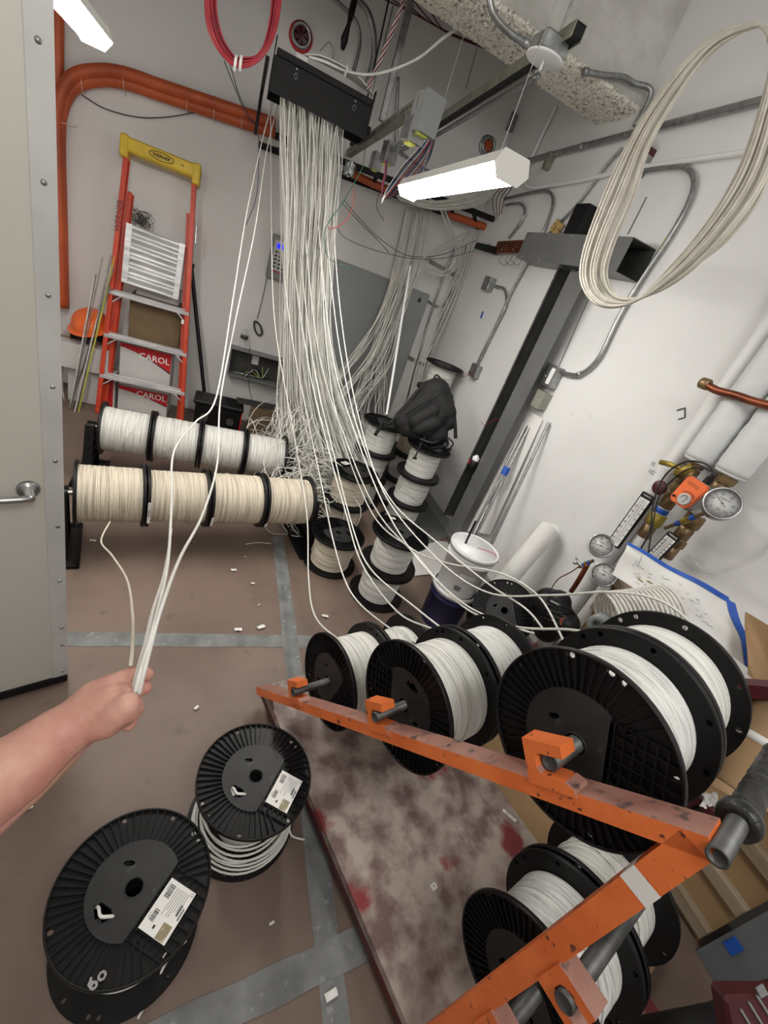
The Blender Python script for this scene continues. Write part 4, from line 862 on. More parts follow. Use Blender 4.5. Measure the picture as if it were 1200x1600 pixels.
G3, T3 = gauge(1128, 787, XR-.26, .058, (-.8, -.5, .42), 150, 'large looking pressure gauge to the right of the orange actuator')
def stem(p, q, lab, ms=BRASS, r=.008):
    t = thing('gauge_fitting', lab, 'fitting', q); d = q-p; part('nipple', MB().cyl(p, q, r, 12), ms, t)
    for k in (.25, .6): part('blue_band', MB().cyl(p.lerp(q, k), p.lerp(q, k+.1), r*1.35, 12), BLUE, t)
    part('hex_nut', MB().cyl(p.lerp(q, .42), p.lerp(q, .55), r*1.6, 6, smooth=False), BRASSY, t)
    return t
stem(at(1105, 800, X=XR-.25), at(1040, 825, X=XR-.12), 'brass nipple joining the large gauge to the right pipe')
stem(at(927, 876, X=XR-.2), at(905, 886, X=XR-.2), 'small brass fitting below the upper small gauge')
stem(at(972, 870, X=XR-.2), at(1000, 860, X=XR-.1), 'brass fitting behind the two small gauges')
solo('wing_valve', MB().tube(W([(900, 872), (908, 882), (896, 880)], XR-.2), .005, 6).cyl(at(903, 878, X=XR-.2), at(912, 887, X=XR-.2), .009, 8), GALV, 'small wing handled petcock by the copper stub', 'valve')
pipe(W([(918, 882), (905, 905), (892, 925)], XR-.2), .012, COPPER, 'short bright copper pipe stub under the gauges')
solo('wire', cable(W([(905, 885), (890, 895), (872, 905), (858, 925)], XR-.22), .003, 5), COPPER, 'thin copper coloured wire curling beside the petcock', 'wire')
# thermometers
def thermo(xa, ya, xb, yb, wd, X, label):
    a_, b_ = at(xa, ya, X=X), at(xb, yb, X=X); d = (a_-b_); L_ = d.length; T = frame((a_+b_)/2, (-1, -.3, .1), V((0, 0, 1)).cross(V((-1, -.3, .1)))); T = frame((a_+b_)/2, V((-1, -.3, .1)), d); t = thing('thermometer', label, 'thermometer', b_)
    part('case', MB().box((0, 0, -.012), (L_, wd, .024), T, bev=.003), BLACK, t); part('scale_plate', MB().box((-.008, 0, .001), (L_*.88, wd*.78, .002), T), PAPER, t)
    mk = MB()
    for k in range(56): mk.box((-L_*.42+L_*.8*k/56, wd*.17, .0025), (.0007, wd*(.2 if k % 5 == 0 else .12), .0006), T); mk.box((-L_*.42+L_*.8*k/56, -wd*.17, .0025), (.0007, wd*(.12 if k % 5 else .2), .0006), T)
    mk.box((-.008, 0, .0025), (L_*.84, .0015, .0008), T); part('scale_marks', mk, INK, t)
    for k in range(7):
        text('number', str(40+20*k), .012, T @ M4.Translation((-L_*.36+L_*.72*k/7, wd*.30, .0025)) @ rotz(-PI/2), INK, t, .0003); text('number', str(0+10*k), .010, T @ M4.Translation((-L_*.36+L_*.72*k/7, -wd*.30, .0025)) @ rotz(-PI/2), INK, t, .0003)
    text('lettering', 'TRERICE', .010, T @ M4.Translation((L_*.46, 0, .0015)) @ rotz(-PI/2), PAPER, t, .0003); return t
thermo(1012, 772, 958, 852, .058, XR-.16, 'long black framed thermometer left of the orange actuator')
thermo(1052, 836, 1012, 880, .052, XR-.17, 'shorter looking black framed thermometer above the drawing sheet')
solo('round_handle', MB().lathe([(.0, 0), (.028, .002), (.032, .008), (.028, .014), (0, .012)], 16, frame(at(1032, 762, X=XR-.15), (-1, -.2, 0))), MAROON, 'small dull red round valve handle beside the actuator', 'handle')
# drawing sheet with blue tape
p = at(1060, 920, X=1.5); n = V((-.5, -.6, .62)).normalized(); t = thing('drawing_sheet', 'large creased drawing sheet with blue tape along its edges, hanging by the far cart reel', 'paper', p)
cs = [(985, 850), (958, 900), (1138, 1018), (1176, 1022), (1150, 935), (1080, 905)]
def sheetp(x, y): q_ = at(x, y, pl=(p, n)); return q_
tlc, blc, brc, trc = sheetp(980, 849), sheetp(957, 897), sheetp(1172, 1045), sheetp(1140, 938)
def sh(u, v): q_ = tlc.lerp(trc, u).lerp(blc.lerp(brc, u), v); return q_+n*(.006*math.sin(u*11+v*5)+.005*math.sin(v*9-u*4))
part('sheet', MB().grid(sh, 24, 12), PAPER, t)
part('blue_edge_tape', MB().grid(lambda u, v: sh(u, -.05+.1*v)+n*.002, 24, 2), BLUE, t); part('blue_edge_tape', MB().grid(lambda u, v: sh(.97+.08*v, u)+n*.002, 12, 2), BLUE, t)
ik = MB(); gg = random.Random(8)
for k in range(46): u, v = gg.uniform(.1, .75), gg.uniform(.25, .85); q_ = sh(u, v)+n*.0035; e = (trc-tlc).normalized()*gg.uniform(.004, .02)+V((0, 0, gg.uniform(-.003, .003))); ik.tube([q_, q_+e], .0006, 4)
ik.tube([sh(.03+.004*k, .1)+n*.003 for k in range(30)], .0006, 4); ik.tube([sh(.15, .1+.012*k)+n*.003 for k in range(30)], .0006, 4)
part('pen_marks', ik, INKG, t); part('yellow_marks', MB().tube([sh(.25, .6)+n*.004, sh(.29, .6)+n*.004], .002, 4).tube([sh(.18, .68)+n*.004, sh(.22, .7)+n*.004], .002, 4), BRASSY, t)
t = thing('wire_loop', 'thin white wires looping in front of the lower right wall', 'wire', at(1120, 880, X=XR-.03))
for k in range(3): part('wire', cable(W([(1075, 870-k), (1100, 886+k*3), (1135, 888+k*3), (1180, 870+k*3), (1230, 835+k*3)], XR-.04), .0014, 4), WCAB, t)
# ================================================================ overhead strut, boxes, wires
a_, b_ = at(548, 236, Y=3.35), at(668, 158, Y=2.75)
a_.z = b_.z = (a_.z+b_.z)/2; a_ = at(545, 240, Z=2.33); b_ = at(662, 160, Z=2.33)
T = frame(a_, b_-a_, ez); L_ = (b_-a_).length
t = thing('strut_channel', 'slotted zinc strut channel hanging beside the black overhead box', 'strut', a_)
hs = [circ(.0, .04+k*.055, .007, 8, .014, 0) for k in range(int((L_-.06)/.055))]
vs, fs = shape2d([(-.021, 0), (.021, 0), (.021, L_), (-.021, L_)], hs, .003)
TS = T @ M4(((1, 0, 0), (0, 0, 1), (0, 1, 0))).to_4x4()
part('slotted_face', MB().add(vs, fs, 0, False, TS @ M4.Translation((0, 0, .02))), STRUT, t)
part('channel', MB().box((-.02, 0, L_/2), (.003, .042, L_), T).box((.02, 0, L_/2), (.003, .042, L_), T).box((0, -.02, L_/2), (.042, .003, L_), T), STRUT, t)
la, lb_ = at(672, 200, Z=2.5), at(905, 48, Z=2.5); T = frame(la, lb_-la, ez); L_ = (lb_-la).length
t = thing('strut_channel', 'long dark strut channel crossing overhead to the round plate box', 'strut', la); part('channel', MB().box((.02, 0, L_/2), (.003, .042, L_), T).box((0, -.02, L_/2), (.042, .003, L_), T).box((0, .02, L_/2), (.042, .003, L_), T), STRUT, t); part('dark_inside', MB().box((.0, 0, L_/2), (.03, .034, L_), T), BLKM, t)
off = V((.05, 0, -.02)); conduit([la+off, la.lerp(lb_, .5)+off, la.lerp(lb_, .8)+off], 'straight conduit running under the long dark overhead strut', .012)
for x, y, lab in ((872, 60, 'threaded rod holding the overhead strut near the round plate box'),):
    q_ = at(x, y, Z=2.52); solo('threaded_rod', MB().cyl(q_, V((q_.x, q_.y, ZC if not 2.76 < q_.y < 3.15 else BZ)), .005, 8), GALV, lab, 'rod')
q_ = at(562, 225, Z=2.35); solo('threaded_rod', MB().cyl(q_, V((q_.x, q_.y, 3.7)), .005, 8), GALV, 'threaded rod rising from the slotted strut channel', 'rod')
# round plate box
q_ = at(850, 93, Z=2.44); t = thing('ceiling_box', 'metal ceiling box with a white round cover plate under the dark strut', 'box', q_)
part('box_body', MB().box((0, 0, .03), (.1, .1, .05), M4.Translation(q_), bev=.006), GALV, t); part('round_plate', MB().lathe([(.0, -.004), (.062, -.003), (.066, .0), (.066, .004), (0, .005)], 36, M4.Translation(q_)), PVC, t); part('pull_chain', MB().cyl(q_, q_-V((0, 0, .03)), .004, 8), PVC, t)
# hanging junction boxes under strut
def hbox(x, y, z, s, lab, rot=.2, ms=GALV):
    c = at(x, y, Z=z); t = thing('junction_box', lab, 'box', c-V((0, 0, s[2]/2))); T = M4.Translation(c) @ rotz(rot); part('box_body', MB().box((0, 0, 0), s, T, bev=.004), ms, t); part('cover_plate', MB().box((0, -s[1]/2-.002, 0), (s[0]*1.02, .003, s[2]*1.02), T), ms, t)
    part('yellow_plug', MB().box((0, 0, -s[2]/2-.004), (s[0]*.5, s[1]*.6, .01), T, bev=.003), mat('lime_plug', (196, 200, 96), .5), t); return t
hbox(665, 180, 2.3, (.10, .10, .14), 'large grey junction box at the end of the slotted strut', .2, GREYP)
hbox(646, 205, 2.24, (.08, .09, .09), 'small shiny box tucked left of the large grey junction box')
hbox(608, 240, 2.24, (.07, .08, .10), 'middle shiny junction box under the slotted strut')
hbox(588, 252, 2.24, (.06, .07, .09), 'left shiny junction box under the slotted strut')
conduit([at(596, 244, Z=2.26), at(616, 232, Z=2.26), at(640, 212, Z=2.26)], 'short conduit linking the shiny boxes under the strut', .011)
t = thing('plastic_bag', 'crumpled clear plastic bag hanging at the left end of the slotted strut', 'bag', at(550, 262, Z=2.2)); part('film', MB().grid(lambda u, v: at(548, 255, Z=2.22)+V(((.035+.008*math.sin(u*31+v*9))*math.cos(u*2*PI), (.035+.008*math.sin(u*23))*math.sin(u*2*PI), -.07*v+.01*math.sin(u*19))), 26, 8, cu=True), mat('bag_film', (190, 194, 192), .25, .3, c2=(150, 154, 152), scale=60), t)
# wires hanging from the large box, ends taped together
g = random.Random(21); wb = thing('wire_bundle', 'fan of black, white, blue and red wires hanging from the large grey junction box', 'wires', at(597, 316, Y=2.9))
for k in range(16):
    ms = (PAPER, KWIRE, BWIRE, KWIRE, PINKW, mat('teal_wire', (70, 110, 120), .4))[k % 6]; sp_w = -1+2*((k*7) % 16)/15
    P = pth([(676+5*sp_w, 212), (662+9*sp_w, 240+7*sp_w), (640+11*sp_w, 268+9*sp_w), (612+7*sp_w, 300+5*sp_w), (598, 312)], Y=2.9+.01*g.random()); part('wire', cable(P, .0024, 5), ms, wb)
part('taped_tip', MB().tube(pth([(602, 305), (598, 311), (596, 318)], Y=2.9), [.007, .006, .003], 8), GCAB, wb)
w2 = thing('wire_bundle', 'red and blue wires dropping straight from the middle shiny box', 'wires', at(596, 300, Y=2.95))
for k, ms in enumerate((PINKW, BWIRE, PINKW, BWIRE)): part('wire', cable(pth([(602+k, 250), (601+k, 270), (597+k*.8, 290), (597, 308)], Y=2.95), .002, 5), ms, w2)
tw = thing('wire_bundle', 'twisted orange white and blue wires coming down to the end of the black box', 'wires', at(575, 138, Y=3.25))
for k in range(9):
    P = [at(634-60*(i/22)**1.1+3*math.sin(i*.8+k*.7), -10+150*i/22, Y=3.25+.012*math.cos(i*.8+k*.7)) for i in range(23)]; part('wire', MB().tube(P, .0024, 5), (OWIRE, PAPER, BWIRE)[k % 3], tw)
# strut and conduits at the top
a_, b_ = at(650, -30, Y=3.7), at(596, 190, Y=3.7); T = frame(a_, b_-a_, (0, 1, 0)); solo('hanger_strut', MB().box((0, 0, (b_-a_).length/2), (.04, .04, (b_-a_).length), T, bev=.004), GALV, 'vertical grey strut hanger behind the twisted wires', 'strut')
solo('threaded_rod', MB().cyl(at(612, -20, Y=3.6), at(566, 190, Y=3.6), .005, 8), BLKM, 'thin dark rod beside the twisted wires', 'rod')
solo('threaded_rod', MB().cyl(at(770, -20, Y=3.8), at(728, 140, Y=3.8), .004, 8), GALV, 'thin rod hanging below the sprayed beam edge', 'rod')
conduit([at(x, y, Y=3.9) for x, y in [(540, -40), (555, -5), (575, 20), (584, 55), (583, 95), (572, 135)]], 'thick silver conduit arching down behind the black overhead box', .02)
conduit([at(x, y, Y=4.15) for x, y in [(500, -20), (540, 15), (558, 38), (562, 70), (552, 115)]], 'thin grey conduit arching behind the thick silver one', .013)
conduit([at(x, y, Y=4.2) for x, y in [(622, 120), (620, 220), (628, 232), (645, 224)]], 'short bent grey conduit behind the slotted strut', .012)
conduit(Bk([(600, 220), (660, 262), (700, 280), (745, 300)]), 'low thin conduit on the back wall above the rack', .010, EMT)
solo('wrapped_cable_end', MB().tube(pth([(556, -10), (549, 20), (545, 38), (538, 62), (535, 78)], Y=3.8), [.02, .02, .012, .024, .012], 10), BLACK, 'black wrapped cable end dangling near the silver conduit', 'cable')
t = thing('wire_group', 'thin dark red wires strung under the ceiling to the beam', 'wires', at(700, 60, Y=4.2))
for k in range(5): part('wire', cable(pth([(560+24*k, -20), (640+12*k, 18+6*k), (700+8*k, 50+4*k), (780+2*k, 80+k*1.5)], Y=4.2), .004, 5), MAROON, t)
solo('wire', cable(pth([(500, 80), (515, 66), (521, 85), (518, 98), (505, 98)], Y=4.25), .002, 4), KWIRE, 'thin dark wire ring on the wall right of the round sleeve', 'wire')
# black & green wires below rack
for L_, ms, Y, lab in (([(350, 95), (368, 140), (385, 180), (402, 196)], KWIRE, 3.6, 'black wires dropping from the red coil to the orange duct'),
    ([(358, 95), (374, 150), (392, 185), (404, 192)], KWIRE, 3.62, 'second black wire dropping from the red coil to the orange duct'),
    ([(404, 210), (404, 260), (400, 310), (384, 352)], BWIRE, 3.9, 'thin blue wire hanging left of the white waterfall'),
    ([(533, 315), (560, 345), (590, 375), (608, 395)], KWIRE, 4.0, 'thin black cable drooping under the rack toward the second bundle'),
    ([(537, 312), (566, 346), (600, 378), (640, 400), (690, 398), (745, 375)], KWIRE, 4.05, 'long thin black cable drooping under the rack to the corner'),
    ([(525, 355), (545, 375), (600, 395), (660, 405), (720, 398), (780, 375)], GREEN, 3.9, 'long green wire sagging under the rack to the copper bar'),
    ([(571, 228), (566, 262), (548, 295), (532, 322), (515, 345), (507, 365), (510, 395), (520, 408), (553, 421)], GREEN, 3.1, 'green wire falling from the strut beside the waterfall'),
    ([(552, 292), (552, 318), (540, 345), (520, 357), (512, 355)], PINKW, 3.15, 'red wire curling beside the waterfall'),
    ([(600, 282), (588, 320), (600, 345)], GREEN, 4.1, 'short green wire below the rack')):
    solo('wire', cable(pth(L_, Y=Y), .0026, 5), ms, lab, 'wire')
# ================================================================ orange innerduct on the back wall
P0 = YB-.05
for k, (dx, lab) in enumerate((((0, 0), 'lower of the two thick orange ducts bending along the back wall'), ((-6, -15), 'upper of the two thick orange ducts bending along the back wall'))):
    a, b = dx; L_ = [(100+a*.4, 480), (96+a*.5, 330), (93+a*.6, 225), (97+a, 170+b*.6), (118+a*.8, 135+b), (158, 125+b), (200, 131+b), (250, 148+b), (310, 168+b), (370, 188+b), (430, 208+b)]
    t = thing('orange_duct', lab, 'duct', at(97, 400, Y=P0)); part('tube', MB().tube(spl([at(x, y, Y=P0-.03*k) for x, y in L_], 8), .036, 16), ORC, t)
    for (x, y) in ((100, 200), (130, 131), (195, 132), (293, 165), (335, 178), (378, 190)) if k == 0 else ():
        c = at(x, y-6, Y=P0-.0); i = 0; tg = (at(x+8, y+(3 if x > 110 else 40), Y=P0)-at(x, y, Y=P0)).normalized(); T = frame(c, tg, (0, 1, 0)); part('tie', MB().tube([T @ V((.05*math.cos(q), .078*math.sin(q), 0)) for q in [2*PI*i/20 for i in range(20)]], .002, 4, True), CCAB, t)
conduit([at(x, y, Y=P0+.01) for x, y in [(90, -40), (90, 60), (90, 180)]], 'straight orange duct rising beside the door edge', .034, ORC, name='orange_duct')
for L_, lab in (([(545, 268), (590, 290), (650, 312)], 'orange duct piece lying in the ladder rack'), ([(700, 335), (745, 350), (770, 360)], 'short orange duct piece near the corner end of the rack')):
    solo('orange_duct', MB().tube(spl(pth(L_, Y=4.12), 5), .028, 12), ORC, lab, 'duct')
solo('wire', cable(Bk([(128, 148), (165, 170), (215, 183), (260, 183), (303, 176)]), .003, 5), KWIRE, 'thin dark cord sagging below the orange ducts', 'wire')
solo('cord', cable([at(95, 480, Y=4.2), at(97, 400, Y=4.2), at(92, 310, Y=4.2)], .004, 5), GREYD, 'dark cord hanging beside the vertical orange duct', 'cord')
# ================================================================ grey electrical panel, alarm keypad, recessed shelf
q0, q1 = at(515, 401, Y=YB), at(665, 458, Y=YB); t = thing('electrical_panel', 'large plain grey electrical panel on the back wall behind the cables', 'panel', ((q0.x+q1.x)/2, YB-.06, .4)); W_ = q1.x-q0.x
part('enclosure', MB().box(((q0.x+q1.x)/2, YB-.063, 1.0), (W_, .12, 1.26), bev=.004), GREYP, t); part('panel_door', MB().box(((q0.x+q1.x)/2, YB-.127, 1.0), (W_-.02, .008, 1.24), bev=.002), GREYP, t)
part('lock', MB().cyl(at(655, 469, Y=YB-.128), at(655, 469, Y=YB-.135), .018, 16), BLKM, t)
a_, b_ = at(424, 366, Y=YB), at(452, 446, Y=YB); t = thing('alarm_keypad', 'grey wall keypad box with a small lit blue screen', 'keypad', at(435, 440, Y=YB)); cxk = at(437, 405, Y=YB-.05); T = M4.Translation(cxk)
part('case', MB().box((0, .03, -.0), (.17, .06, .33), T, bev=.012), GREYP, t); part('faceplate', MB().box((0, -.002, .02), (.12, .006, .22), T, bev=.002), mat('pale_grey', (196, 196, 192), .4), t); part('screen', MB().box((0, -.006, .09), (.08, .004, .035), T), SCREEN, t); kp = MB()
for i in range(3):
    for j in range(5): part('key', MB().box((-.035+.035*i, -.008, .045-.028*j), (.022, .006, .014), T, bev=.002), GREYD, t)
part('red_label', MB().box((0, -.007, -.1), (.08, .003, .008), T), REDP, t)
q0, q1 = at(362, 540, Y=YB), at(435, 560, Y=YB); z1, z0 = q0.z+.01, at(362, 580, Y=YB).z; x0, x1 = q0.x, .56
t = thing('recessed_box', 'grey steel framed open box set on the back wall with cords inside', 'shelf', ((x0+x1)/2, YB-.06, z0))
for nm, c, s in (('top_plate', ((x0+x1)/2, YB-.07, z1), (x1-x0, .14, .008)), ('bottom_plate', ((x0+x1)/2, YB-.07, z0), (x1-x0, .14, .008)), ('side_plate', (x0, YB-.07, (z0+z1)/2), (.008, .14, z1-z0)), ('side_plate', (x1, YB-.07, (z0+z1)/2), (.008, .14, z1-z0)), ('back_plate', ((x0+x1)/2, YB-.004, (z0+z1)/2), (x1-x0, .006, z1-z0))): part(nm, MB().box(c, s), GREYP if 'back' not in nm else GREYD, t)
part('outlet', MB().box((x0+.22, YB-.012, (z0+z1)/2+.04), (.06, .012, .08), bev=.003), PVC, t)
for k in range(7): solo('cord', cable([V((x0+.05+.02*k, YB-.05-.01*k, z0+.012)), V((x0+.15+.015*k, YB-.09, z0+.03+.012*k)), V((x0+.3, YB-.06, z0+.02)), V((x0+.2+.03*k, YB-.03, z0+.1*(k % 2)+.02))], .004, 5), (PAPER, KWIRE, KWIRE, mat('lime_wire', (170, 190, 60), .5), KWIRE, PAPER, KWIRE)[k], ('white cord coiled at the left of the recessed box', 'black cord lying flat in the recessed box', 'black cord rising to the outlet of the recessed box', 'lime green cord in the recessed box', 'black cord near the middle of the recessed box', 'white cord under the outlet of the recessed box', 'black cord at the right of the recessed box')[k], 'cord')
# bottle + cord bundle
bp = V((x0+.09, YB-.07, z1+.004)); t = thing('water_bottle', 'empty clear plastic water bottle on the grey recessed box', 'bottle', bp); part('bottle', MB().lathe([(.0, 0), (.03, 0), (.032, .01), (.03, .05), (.032, .1), (.032, .13), (.012, .165), (.012, .175)], 20, M4.Translation(bp)), GLASS, t); part('bottle_label', MB().lathe([(.0325, .09), (.0325, .118)], 20, M4.Translation(bp)), GREYD, t); part('cap', MB().lathe([(.014, .172), (.014, .188), (0, .189)], 14, M4.Translation(bp)), PVC, t)
solo('cord_hank', MB().tube(spl(Bk([(398, 502), (406, 508), (409, 520), (404, 524), (398, 514)], YB-.02), 4, True), .009, 8, True), GREYD, 'dark folded cord hank hanging on the back wall by the bottle', 'cord')
solo('cord', cable(Bk([(424, 400), (418, 430), (409, 470), (402, 498)], YB-.01), .003, 5), GREYD, 'thin cord from the keypad down to the folded cord hank', 'cord')
solo('cord', cable(Bk([(391, 540), (388, 580), (390, 610), (396, 630)], YB-.16), .003, 5), GREYD, 'thin cord hanging down in front of the recessed box', 'cord')
# ================================================================ ladder
def lad(x, y, f_): return at(x, y, pl=(LP, LN))
LB, LT = 3.80, 4.12; LP = V((-.5, LB, 0)); ld = V((0, LT-LB, 1.8)).normalized(); LN = V((1, 0, 0)).cross(ld).normalized()
if LN.y > 0: LN = -LN
rl = [lad(151, 640, 0), lad(196, 236, 0)]; rr_ = [lad(287, 655, 0), lad(307, 280, 0)]
for q in (rl, rr_):
    d = (q[1]-q[0]); q[0] = q[0]-d*(q[0].z/d.z) if q[0].z > 0 else q[0]-d*(q[0].z/d.z)
t = thing('stepladder', 'orange fibreglass stepladder with yellow top leaning folded against the back wall', 'ladder', (rl[0]+rr_[0])/2)
def rail(a_, b_, sgn, nm='rail'):
    d = b_-a_; T = frame(a_, d, (1, 0, 0)); L_ = d.length; mb = MB().box((0, 0, L_/2), (.004, .08, L_), T); w_ = .028
    mb.box((sgn*w_/2, -.038, L_/2), (w_, .004, L_), T).box((sgn*w_/2, .038, L_/2), (w_, .004, L_), T); return part(nm, mb, FIBER, t)
LR, RR = rail(rl[0], rl[1], 1), rail(rr_[0], rr_[1], -1)
back = -LN
for a_, b_ in ((rl[0], rl[1]), (rr_[0], rr_[1])):
    o_ = back*.09+V((.03 if a_ is rl[0] else -.03, 0, 0)); rail(a_+o_, a_.lerp(b_, .88)+o_, 1 if a_ is rl[0] else -1, 'rear_rail')
for k, f_ in enumerate((.165, .335, .505)):
    pa, pb = rl[0].lerp(rl[1], f_), rr_[0].lerp(rr_[1], f_); d = pb-pa; T = frame(pa, d, (0, 0, 1)); L_ = d.length
    sp = part('step', MB().box((0, 0, L_/2), (.028, .09, L_), T, bev=.004).box((.016, -.02, L_/2), (.004, .012, L_-.02), T).box((.016, .02, L_/2), (.004, .012, L_-.02), T), ALU, t)
    for q, s in ((pa, 1), (pb, -1)):
        part('brace', MB().cyl(q+V((s*.01, -.04, -.075)), q+V((s*.08, -.04, -.012)), .005, 6), ALU, sp)
        for dz in (-.012, .02, -.08): part('rivet', MB().lathe([(.006, 0), (.004, .003), (0, .004)], 8, frame(q+V((-.0 if s > 0 else .0, -.042, dz)), (0, -1, 0))), GALV, t)
# folded aluminium platform
c4 = [lad(199, 349, 0)-LN*-.02, lad(290, 383, 0), lad(284, 462, 0), lad(190, 440, 0)]
du, dvv = c4[1]-c4[0], c4[3]-c4[0]
def corr(u, v): return c4[0]+du*(.1+.8*u)+dvv*v+LN*(.012+.007*math.sin(v*6*2*PI))
part('corrugated_deck', MB().grid(corr, 2, 60), ALU, t)
for s in (0, 1): part('deck_side', MB().slab(c4[0]+du*(.9*s)+LN*.02, c4[0]+du*(.9*s+.1)+LN*.02, c4[0]+du*(.9*s+.1)+dvv+LN*.02, c4[0]+du*(.9*s)+dvv+LN*.02, .004), ALU, t)
tp0, tp1 = rl[1], rr_[1]; d = tp1-tp0; T = frame(tp0, d, ld); L_ = d.length
cp_ = part('top_cap', MB().box((.035, 0, L_/2), (.085, .11, L_+.05), T, bev=.01).box((.02, -.0, .0), (.13, .12, .05), T, bev=.008).box((.02, 0, L_), (.13, .12, .05), T, bev=.008), YEL, t)
fm = frame((tp0+tp1)/2+ld*.035+LN*.056, LN, d); sg = 1 if (fm.to_3x3() @ V((0, 1, 0))).z > 0 else -1
if sg < 0: fm = frame((tp0+tp1)/2+ld*.035+LN*.056, LN, -d)
lg = part('logo_ring', MB().tube([fm @ V((.075*math.cos(2*PI*i/28), .024*math.sin(2*PI*i/28), 0)) for i in range(28)], .0022, 5, True), INK, t)
text('lettering', 'WERNER', .027, fm, INK, t, .0006, .0008); text('lettering', '300', .016, fm @ M4.Translation((.13, -.0, 0)), INK, t, .0006)
fr = frame(rl[0].lerp(rl[1], .78)+LN*.043+V((.012, 0, 0)), LN, rl[1]-rl[0]); text('lettering', 'WERNER', .05, fr @ M4.Scale(1, 4), MAROON, t, .0006)
part('latch', MB().cyl(rr_[1].lerp(rr_[0], .16)+V((.02, -.05, 0)), rr_[1].lerp(rr_[0], .22)+V((.02, -.05, 0)), .008, 8), STEEL, t)
part('label_patch', MB().box((0, 0, 0), (.018, .002, .03), M4.Translation(lad(286, 503, 0)+LN*.045)), PAPER, t)
# mesh bag on the wall
g = random.Random(31); mb = MB(); c = at(222, 343, Y=YB-.04)
for k in range(22):
    T = frame(c+V((g.uniform(-.03, .03), 0, g.uniform(-.02, .02))), (g.uniform(-1, 1), g.uniform(-1, .2), g.uniform(-1, 1))); R = g.uniform(.03, .085); mb.tube([T @ V((R*math.cos(a_), R*.7*math.sin(a_), 0)) for a_ in [2*PI*i/14 for i in range(14)]], .0016, 4, True)
solo('wire_tangle', mb, GREYD, 'dark tangle of fine wire hung on the wall inside the ladder top', 'wire')
# black pole
pa, pb = at(299, 418, Y=4.2), at(322, 640, Y=4.0); solo('black_pole', MB().tube(spl([pa, pa.lerp(pb, .5), pb], 6), .016, 10).cyl(pa, pa+V((0, 0, .03)), .021, 10), BLACK, 'black pole leaning on the back wall right of the ladder', 'pole')
# ================================================================ cartons behind the ladder
def carton(cx, cy, z0, w_, d_, h_, rz, ms, label, name='carton', flap=True):
    T = M4.Translation((cx, cy, z0)) @ rotz(rz); t = thing(name, label, 'box', (cx, cy, z0)); part('box_body', MB().box((0, 0, h_/2), (w_, d_, h_), T, bev=.003), ms, t)
    if flap: part('tape_seam', MB().box((0, 0, h_+.0006), (w_, .05, .001), T), CARD if ms is WBOX else PAPER, t)
    return t, T
def decorate(t, T, w_, d_, h_, txt, big=True):
    y = -d_/2-.0015; q = []
    FT = T @ frame((0, y, h_/2), (0, -1, 0), (1, 0, 0)); n = 14
    vs = [(-w_/2, h_/2), (w_/2*.98, h_/2)]+[(w_/2*.98-(w_*.98)*i/n, h_/2-.03-(.36*h_)*(1-i/n)**1.6) for i in range(n+1)]
    part('red_print', MB().prism(vs[::-1], .001, FT @ M4.Translation((0, 0, -.0005))), REDP, t)
    vs = [(w_/2*.98-(w_*.98)*i/n, h_/2-.03-(.36*h_)*(1-i/n)**1.6) for i in range(n+1)]+[(w_/2*.98-(w_*.98)*i/n, h_/2-.03-(.40*h_)*(1-i/n)**1.6) for i in range(n, -1, -1)]
    part('black_line', MB().prism(vs[::-1], .0012, FT @ M4.Translation((0, 0, -.0004))), INK, t)
    text('lettering', txt, .068, FT @ M4.Translation((w_*.16, h_*.30, .001)), PAPER, t, .0006, .001)
    text('lettering', 'Provision', .022, FT @ M4.Translation((w_*.28, -h_*.38, .001)), INK, t, .0003)
b1 = carton(-.535, 4.1, .0, .37, .3, .205, 0, WBOX, 'lower printed white carton behind the ladder'); decorate(b1[0], b1[1], .37, .3, .205, 'CAROL')
b2_ = carton(-.535, 4.11, .207, .37, .3, .34, .0, WBOX, 'upper printed white carton with a red logo band behind the ladder'); decorate(b2_[0], b2_[1], .37, .3, .34, 'CAROL')
carton(-.50, 4.14, .549, .36, .24, .36, .02, CARDD, 'plain brown cardboard box standing on the printed cartons', flap=False)
carton(-.5, 4.17, .911, .30, .18, .10, .0, WBOX, 'small white box with a red lid on the brown cardboard box')
b3_ = carton(-.90, 4.08, .0, .32, .3, .28, .0, WBOX, 'white carton on the floor at the far left behind the ladder'); 
b4_ = carton(-.96, 4.02, .282, .34, .3, .19, .05, WBOX, 'open white carton at the far left under the hard hat')
part('red_corner', MB().box((.11, -.1515, .14), (.08, .002, .26), b3_[1]), REDP, b3_[0])
# hard hat
hc_ = at(142, 497, Y=4.0); t = thing('hard_hat', 'orange hard hat lying on the white cartons at the left', 'hard hat', hc_-V((0, 0, .06)))
T = frame(hc_-V((0, 0, .05)), (-.25, -.25, 1)); part('shell', MB().grid(lambda u, v: T @ V((.125*math.cos(2*PI*u)*math.cos(v*PI/2)**.8, .15*math.sin(2*PI*u)*math.cos(v*PI/2)**.8, .11*math.sin(v*PI/2))), 32, 10, cu=True), ORPL, t)
part('brim', MB().grid(lambda u, v: T @ V(((.125+.03*v)*math.cos(2*PI*u), (.15+.03*v)*math.sin(2*PI*u), -.012*v)), 32, 3, cu=True), ORPL, t); part('ridge', MB().tube([T @ V((0, .15*math.cos(a_), .112*math.sin(a_))) for a_ in [PI*i/12 for i in range(13)]], .01, 6), ORPL, t)
solo('cloth_pile', MB().grid(lambda u, v: at(110+60*u, 518+20*v, Y=3.98)+V((0, .05*math.sin(u*9), .03*math.sin(u*14+v*5))), 14, 8), mat('dark_cloth', (60, 58, 58), .9), 'dark crumpled cloth under the orange hard hat', 'cloth')
